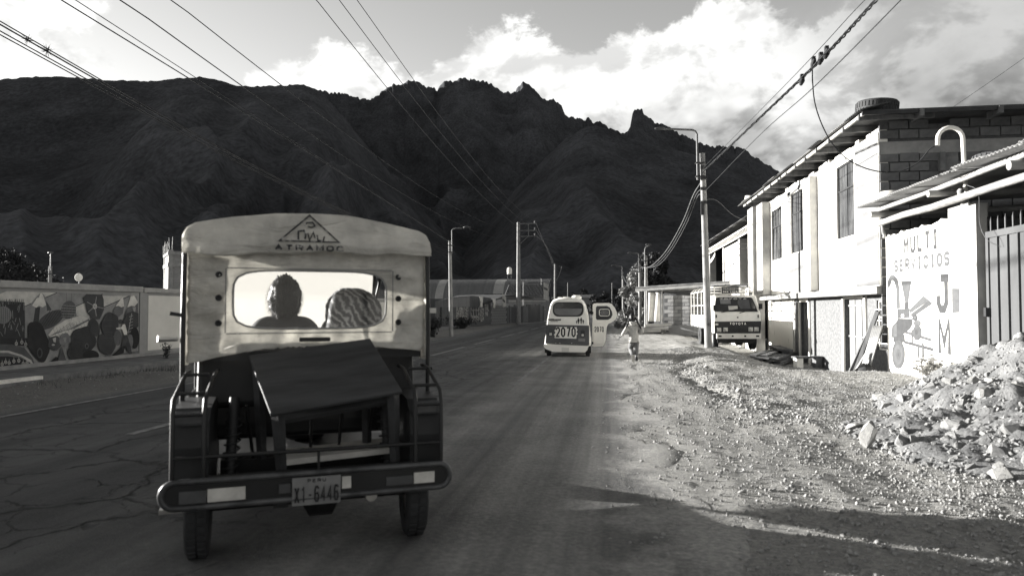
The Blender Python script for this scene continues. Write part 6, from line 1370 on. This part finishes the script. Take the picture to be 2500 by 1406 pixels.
skin('body', [(px_, .55, .76, .15, .12), (px_, .52, .95, .15, .12), (px_, .5, 1.1, .15, .09), (px_, .56, 1.2, .055, .05), (px_-.18, .52, 1.06, .06), (px_-.22, .62, .85, .05), (px_-.1, .85, .80, .04), (px_+.18, .52, 1.06, .06), (px_+.22, .62, .85, .05), (px_+.1, .85, .80, .04), (px_-.1, .8, .76, .09), (px_-.1, 1.0, .72, .065), (px_-.1, 1.0, .42, .05), (px_+.1, .8, .76, .09), (px_+.1, 1.0, .72, .065), (px_+.1, 1.0, .42, .05)],
  [(0, 1), (1, 2), (2, 3), (2, 4), (4, 5), (5, 6), (2, 7), (7, 8), (8, 9), (0, 10), (10, 11), (11, 12), (0, 13), (13, 14), (14, 15)], M('dark_coat', .035, .05, 6, .85), PS)
Th = Matrix.Translation((px_, .58, 1.29)) @ Matrix.Rotation(R(-14), 4, 'X'); head_mesh(.10, Th, 'head', MSKIN, PS); hair_cap(.105, Th, PS, seed=9)
rows = []
for j in range(15):
    t = j/14; a = .10+t*1.9; row = []
    for i in range(29):
        q = i/28*math.pi*1.5-math.pi*.25-math.pi/2-math.pi*.25+.35
        q = -math.pi*1.25+i/28*math.pi*1.5
        rad = (.03+.155*math.sin(min(a, 1.45)))*(1+.05*math.sin(i*1.7+j*.6)) if t < .72 else (.185+.10*(t-.72)/.28)*(1+.06*math.sin(i*1.9+j*.4))
        z = 1.43-.17*(1-math.cos(min(a, 1.5)))-(max(0, t-.62)*.55)
        row.append(Vector((px_+rad*1.08*math.cos(q+math.pi/2), .545+rad*math.sin(q+math.pi/2)*.95-.03*t, z)))
    rows.append(row)
MB().grid(rows).build('striped_shawl', stripe_mat(), PS, solid=.012)
for sx in (-1, 1): hand('hand', (px_+sx*.1, .86, .80), (-sx*.5, .8, 0), (0, .2, 1), MSKIN, PS, .95, .5)
# ------------------------------------------------------------------ rubble, stones, plants
def hz(x, y): return float(hground(np.array([[x]]), np.array([[y]]))[0, 0])
def rock_mesh(seed, n=13, flat=.75):
    rs = np.random.RandomState(seed); bm = bmesh.new()
    for k in range(n):
        d = rs.normal(size=3); d /= np.linalg.norm(d); bm.verts.new(Vector(d*(.75+.25*rs.rand()))*.5)
    bmesh.ops.convex_hull(bm, input=bm.verts); 
    for v in [v for v in bm.verts if not v.link_faces]: bm.verts.remove(v)
    for v in bm.verts: v.co.z *= flat
    me = bpy.data.meshes.new('stone'); bm.to_mesh(me); bm.free(); return me
MSTONE = M('rubble_stone', .26, .15, 5, .95, .012, 25); MSTONE2 = M('rubble_stone_pale', .34, .23, 6, .95, .012, 25); MEARTH = M('loose_earth', .20, .12, 4, .98, .02, 30)
rocks = []
for k in range(14):
    m_ = rock_mesh(100+k, 18+k % 8, .6+.3*(k % 3)/2); m_.materials.append(MSTONE2 if k % 3 == 0 else MSTONE); rocks.append(m_)
rgeo = [(np.array([v.co for v in m_.vertices]), [tuple(p.vertices) for p in m_.polygons]) for m_ in rocks]
def hzv(x, y): return hground(np.atleast_2d(x), np.atleast_2d(y))[0]
PC = (5.35, 9.1)
def pile(x, y):
    dx, dy = (x-PC[0])/2.0, (y-PC[1])/2.2; r = np.sqrt(dx*dx+dy*dy)
    z = 1.12*np.clip(1-r, 0, 1)*(1+.22*fbm(x*1.4, y*1.4, 3))
    r2 = np.sqrt(((x-3.3)/1.0)**2+((y-7.5)/1.0)**2); z = np.maximum(z, .27*np.clip(1-r2, 0, 1)**1.1)
    r3 = np.sqrt(((x-3.9)/1.5)**2+((y-6.7)/1.4)**2); return np.maximum(z, .38*np.clip(1-r3, 0, 1))
RB = place('rubble_pile', 'heap of broken stones and earth in front of the steel gate', 'rubble', (5.0, 8.6, 0))
gx, gy = np.meshgrid(np.arange(2.2, 7.6, .045), np.arange(4.9, 11.5, .045), indexing='ij')
gz = pile(gx, gy); gz = gz+np.clip(gz*6, 0, 1)*(.03*fbm(gx*5, gy*5, 4, .6)+.025*fbm(gx*14, gy*14, 2))+hground(gx, gy)-.05+np.clip(gz, 0, .05)
link('earth_mound', gridmesh('earth_mound', gx, gy, gz), MEARTH, RB)
def put(n, lo, hi, seed, pw=2.2, edge=.03):
    """stones on the pile: mesh index, x, y, z, size, rotations"""
    rs = np.random.RandomState(seed); x = rs.uniform(2.2, 6.6, n*6); y = rs.uniform(4.8, 11.2, n*6); p = pile(x, y)
    k = (p > edge*(.5+rs.rand(n*6))) & (x < .60*y+.5); x, y, p = x[k][:n], y[k][:n], p[k][:n]; s = lo+(hi-lo)*rs.rand(len(x))**pw
    return rs.randint(14, size=len(x)), x, y, p+hzv(x, y)+s*.02-.02, s, rs.rand(len(x), 3)*6.28
for k, x, y, z, s, r_ in zip(*put(299, .08, .27, 8, 2.0)):
    o = link('stone', rocks[k], None, RB, loc=Vector((x, y, z))-WP[RB.name], rot=tuple(r_)); o.scale = (s, s*random.uniform(.7, 1), s*random.uniform(.55, .9))
def scatter(name, items, mat, parent=None):
    K_, X_, Y_, Z_, S_, R_ = items; V = []; Fc = []; n = 0
    for g in range(14):
        k = np.where(K_ == g)[0]
        if not len(k): continue
        v, f = rgeo[g]; c, sn, c2, s2 = [q[:, None] for q in (np.cos(R_[k, 0]), np.sin(R_[k, 0]), np.cos(R_[k, 1]), np.sin(R_[k, 1]))]
        q = v[None]*S_[k][:, None, None]; x, y, z = q[..., 0]*c-q[..., 1]*sn, q[..., 0]*sn+q[..., 1]*c, q[..., 2]
        y, z = y*c2-z*s2, y*s2+z*c2
        V.append(np.stack([x+X_[k][:, None], y+Y_[k][:, None], z+Z_[k][:, None]], -1).reshape(-1, 3)); F = np.array(f)
        Fc.append((F[None]+(np.arange(len(k))*len(v))[:, None, None]+n).reshape(-1, 3)); n += len(k)*len(v)
    V = np.concatenate(V); Fc = np.concatenate(Fc); me = bpy.data.meshes.new(name)
    me.vertices.add(len(V)); me.vertices.foreach_set('co', V.astype(np.float32).ravel()); me.loops.add(Fc.size); me.loops.foreach_set('vertex_index', Fc.astype(np.int32).ravel())
    me.polygons.add(len(Fc)); me.polygons.foreach_set('loop_start', np.arange(0, Fc.size, 3, dtype=np.int32)); me.polygons.foreach_set('loop_total', np.full(len(Fc), 3, np.int32)); me.polygons.foreach_set('use_smooth', np.zeros(len(Fc), bool)); me.update(calc_edges=True)
    o = link(name, me, mat, parent); o['kind'] = 'stuff'; return o
scatter('small_rubble', put(17000, .015, .085, 21, 2.8, .012), MSTONE, RB)
# gravel over the verge
rs = np.random.RandomState(77); n = 240000
y = 2.4+20*rs.rand(n)**2.2; x = -.4+6.4*rs.rand(n)
keep = (rs.rand(n) < np.clip((x+.6)/3.0, .015, 1)**1.5) & (x < 5.7) & (pn(x*.8, y*.6) > -1.0+.9*rs.rand(n)); x, y = x[keep][:75000], y[keep][:75000]; n = len(x)
s = .007+.030*rs.rand(n)**5+.0006*y
y2 = 8+14*rs.rand(1800); x2 = 1.9+.25*np.sin(y2*.35)+rs.normal(size=1800)*.22; s2 = .02+.06*rs.rand(1800)**3
y3 = 6+30*rs.rand(1200)**1.5; x3 = -8.9+rs.normal(size=1200)*.55; s3 = .012+.035*rs.rand(1200)**3
x = np.concatenate([x, x2, x3]); y = np.concatenate([y, y2, y3]); s = np.concatenate([s, s2, s3]); n = len(x)
scatter('gravel', (rs.randint(14, size=n), x, y, hzv(x, y)+s*.05, s, rs.rand(n, 3)*6.28), M('gravel_stone', .32, .21, 5, .95))
def boulder(label, u, v, s, seed, tall=1, mat=MSTONE2):
    p = at(u, v, Z=.05); m_ = rock_mesh(seed, 16, 1); o = link('boulder', m_, mat, None, loc=(p.x, p.y, hz(p.x, p.y)+s*tall*.36)); o.scale = (s*.75, s*.7, s*tall); o.rotation_euler = (.15, .2, .6); tag(o, label, 'boulder')
boulder('large upright wedge-shaped rock at the left foot of the rubble heap', 2122, 1078, .26, 51, 1.3)
boulder('pale stone on the verge between mototaxi and wall', 1805, 955, .17, 52, .7); boulder('pale rounded stone at the edge of the dirt ramp', 1725, 900, .2, 53, .6); boulder('lone small pale block in the shadow below the rubble heap', 2355, 1265, .09, 54, .8)
boulder('flat stone lying in front of the workshop wall', 2300, 935, .2, 55, .5)
# ------------------------------------------------------------------ plants
def leaf_mat(name, a, b):
    return M(name, a, b, 1.2, .8, spec=.15)
MLEAFD = leaf_mat('dark_foliage', .030, .055); MLEAFL = leaf_mat('dusty_foliage', .10, .16); MLEAFS = leaf_mat('silvery_foliage', .2, .3); MBARK = M('bark', .08, .05, 8, .9, .01, 20)
def leaves(name, pts, size, mat, parent, seed, long=1.8):
    rs = np.random.RandomState(seed); n = len(pts); P_ = np.array(pts)
    a = rs.normal(size=(n, 3)); a /= np.linalg.norm(a, axis=1)[:, None]; b = rs.normal(size=(n, 3)); b = b-(b*a).sum(1)[:, None]*a; b /= np.linalg.norm(b, axis=1)[:, None]
    s = size*(.6+.8*rs.rand(n))[:, None]; q = np.stack([P_-a*s*.5*long, P_+b*s*.35, P_+a*s*.5*long, P_-b*s*.35], 1).reshape(-1, 3)
    me = bpy.data.meshes.new(name); me.from_pydata(q.tolist(), [], [(4*i, 4*i+1, 4*i+2, 4*i+3) for i in range(n)]); me.update(); return link(name, me, mat, parent)
def tree(name, label, base, h, rad, nl, size, mat, seed, low=.15, clumps=26, cat='tree', trunk=.09, group=None):
    T = place(name, label, cat, base, group); rs = np.random.RandomState(seed); b = Vector(base); s = MB()
    top = b+Vector((rs.normal()*.1*rad, rs.normal()*.1*rad, h*.8)); s.tube([b-Vector((0, 0, .2)), b.lerp(top, .45)+Vector((rs.normal()*.1, 0, 0)), top], [trunk, trunk*.7, trunk*.2], 8)
    cl = []
    for k in range(clumps):
        t = low+(1-low)*rs.rand(); wd = rad*math.sin(math.pi*min(1, (.25+.75*t)**.8))**.7*(1 if t < .85 else .7); a = rs.rand()*6.28; r_ = wd*math.sqrt(rs.rand())
        c = b+Vector((math.cos(a)*r_, math.sin(a)*r_, h*t)); cl.append((c, rad*(.22+.25*rs.rand())))
        st = b.lerp(top, min(.95, t*.75)); s.tube([st, st.lerp(c, .55)+Vector((0, 0, .08*h*rs.rand())), c], [trunk*.32, trunk*.2, trunk*.06], 5)
    s.build('trunk', MBARK, T); pts = []
    for i in range(nl):
        c, r_ = cl[rs.randint(len(cl))]; d = rs.normal(size=3); d /= np.linalg.norm(d); pts.append([c[j]+d[j]*r_*(rs.rand()**.5)*(1 if j < 2 else .85) for j in range(3)])
    leaves('crown', pts, size, mat, T, seed+1); return T
p = at(1552, 800, Y=46); tree('shrub_tree', 'sunlit feathery shrub beside the slim lamp pole', (p.x, 45.5, 0), 3.5, 1.3, 26000, .17, MLEAFS, 61, .05, 34)
p = at(1600, 800, Y=47); tree('dense_tree', 'tall dark tree behind the lamp poles left of the block shed', (p.x, 47.5, 0), 4.6, 1.9, 18000, .2, MLEAFD, 62, .08, 40)
p = at(1575, 700, Y=52); tree('dense_tree', 'spiky grey-green tree top rising around the tallest lamp pole', (p.x, 51, 0), 5.2, 1.4, 9000, .17, MLEAFL, 63, .35, 26)
p = at(1625, 790, Y=41); tree('bush', 'dark bush against the end of the low block shed', (p.x, 41, 0), 2.2, 1.0, 5000, .13, MLEAFD, 64, .05, 22)
for k, (u, Y, h, r_) in enumerate(((20, 60, 8, 4.2), (75, 70, 6.5, 4.5), (150, 75, 4.6, 3.6), (-40, 55, 8.5, 4))):
    p = at(u, 700, Y=Y); tree('dense_tree', ['large dark tree above the house at the left edge', 'broad dark tree right of the large one at far left', 'low dark tree behind the lamp post and mural wall', 'dark tree cut by the left frame edge'][k], (p.x, Y, 0), h*.8, r_, 9000, .2, MLEAFD, 70+k, .1, 30)
labs = ['leftmost', 'second', 'third', 'fourth', 'fifth', 'sixth', 'seventh', 'rightmost']
for k, u in enumerate((1365, 1395, 1425, 1450, 1475, 1500, 1512, 1530)):
    Y = 140+20*(k % 3)+k*4; p = at(u, 745, Y=Y); tree('far_tree', labs[k]+' of the far dark trees closing the end of the road', (p.x, Y, 0), 3.6+1.5*(k % 3), 2.6, 1200, .5, MLEAFD, 90+k, .1, 14, trunk=.15, group='far trees at the road end')
# weeds
def weed(label, base, h, r_, n, size, mat, seed, name='weed'):
    T = place(name, label, 'plant', base); rs = np.random.RandomState(seed); s = MB(); pts = []; b = Vector(base)
    for k in range(n):
        a = rs.rand()*6.28; q = r_*rs.rand(); e = b+Vector((math.cos(a)*q, math.sin(a)*q, h*(.5+.5*rs.rand()))); m_ = b.lerp(e, .5)+Vector((0, 0, h*.12)); s.tube([b, m_, e], [.006, .004, .002], 4)
        for j in range(26): t = rs.rand()**.7; c = (b.lerp(m_, t*2) if t < .5 else m_.lerp(e, t*2-1)); pts.append([c[i]+rs.normal()*.035*h/.5 for i in range(3)])
    s.build('stem', MBARK, T); leaves('leaf_mass', pts, size, mat, T, seed+1)['kind'] = 'stuff'
p = at(2275, 925, X=5.45); weed('leafy weed growing at the foot of the painted workshop wall', (5.45, p.y, hz(5.45, p.y)), .52, .3, 26, .05, M('pale_weed_leaf', .35, .45, 3), 31)
p = at(1075, 812, Z=0); weed('dark weedy bush around the left lamp arm pole', (-8.1, 30.5, .02), .95, .8, 60, .07, MLEAFD, 33, 'bush'); weed('tall thin weed before the end of the mural wall', (-9.6, 33.5, .02), 1.5, .3, 16, .06, MLEAFD, 34); weed('low dark weeds in front of the poster shack', (-9.2, 42, .02), .8, 1.3, 60, .08, MLEAFD, 35, 'bush')
p = at(405, 880, Z=.1); weed('thin weed at the kerb beside the covered mototaxi', (p.x, p.y, .1), .42, .12, 8, .03, MLEAFD, 36)
# tufts of dry grass along the left kerb
rs = np.random.RandomState(44); s = MB()
for k in range(1500):
    y = 10+24*rs.rand(); x = kx+.25+abs(rs.normal())*.35; z = .0; d = Vector((rs.normal()*.04, rs.normal()*.04, .05+.1*rs.rand())); p = Vector((x, y, z)); q = Vector((.006, .003, 0)); s.add([p-q, p+q, p+d], [(0, 1, 2)])
tag(s.build('grass', M('dry_grass', .10, .06, 3, .9)), 'dry grass tufts along the left kerb', 'grass', kind='stuff')
# ------------------------------------------------------------------ timber and boards
def planks(label, base, rz, n, L_, name='plank_stack', seed=1, w=.2, t=.06, cols=3, mat=MTIMBER):
    T = thing(name, label, 'timber', base, rz); rs = np.random.RandomState(seed)
    me = MB().box((0, 0, 0), (w, L_, t)).mesh('plank'); me.materials.append(mat)
    for k in range(n): o = link('plank', me, None, T, loc=((k % cols-cols/2)*(w+.02)+rs.normal()*.02, rs.normal()*.12, t/2+(k//cols)*(t+.012)), rot=(0, 0, rs.normal()*.03))
    return T
planks('dark stack of planks on the ground right of the truck', (5.35, 22.9, -.38), R(-24), 18, 3.4, seed=3, t=.05, cols=4); planks('second lower plank stack against the building, behind the first', (5.85, 24.4, -.42), R(-6), 12, 2.6, seed=4, cols=2)
def logs():
    T = thing('log_heap', 'heap of split logs lying at the left end of the block shed', 'logs', (2.2, 36.8, 0), 0); rs = np.random.RandomState(2)
    for k in range(11): a = rs.normal()*.25; MB().tube([(-.7+rs.normal()*.15, -.6+.22*(k % 5)+.3*a, .1+.16*(k//5)), (.7+rs.normal()*.15, -.6+.22*(k % 5), .1+.16*(k//5)+rs.rand()*.15)], .09, 7).build('log', MLOG, T)
logs()
BX = thing('plank_bench', 'low plank bench on pale blocks beside the first street door', 'bench', (5.75, 21.2, hz(5.75, 21.2)), R(15)); MB().box((0, 0, .3), (.9, .25, .05)).build('seat', MTIMBER, BX); MB().box((-.3, 0, .13), (.2, .2, .28)).build('block', MWHITE, BX); MB().box((.3, 0, .13), (.2, .2, .28)).build('block', MBLOCK2, BX)
LB = place('leaning_boards', 'boards and a corrugated sheet leaning beside the painted workshop wall', 'boards', (5.7, 15.7, -.1))
for k, (y, m_) in enumerate(((15.95, MTIMBER), (16.15, MTIMBER), (15.75, MLOG))): MB().tube([(5.45-.03*k, y+.45, -.15), (5.78, y-.05, 1.25-.2*k)], .055, 4).build('board', m_, LB)
corrugated('corrugated_sheet', MSHEET, LB, (5.42, 16.0, -.12), (0, -1, 0), (.3, -.12, 1.2), .5, 1.1, .09, .018)
SKb = MB(); rows = []
for j in range(7):
    t = j/6; rows.append([Vector((5.4+.26*math.cos(a)*(1-t*.85)*(1+.15*math.sin(a*5+j)), 15.55+.26*math.sin(a)*(1-t*.85)*(1+.15*math.cos(a*4+j)), hz(5.4, 15.5)-.02+.24*math.sin(t*1.5)+.02*math.sin(a*7+j))) for a in np.linspace(0, 2*math.pi, 22)])
tag(SKb.grid(rows).build('dark_sack', M('dark_sack', .02, .035, 6, .8, .01, 20)), 'crumpled dark sack on the ground by the leaning boards', 'sack')
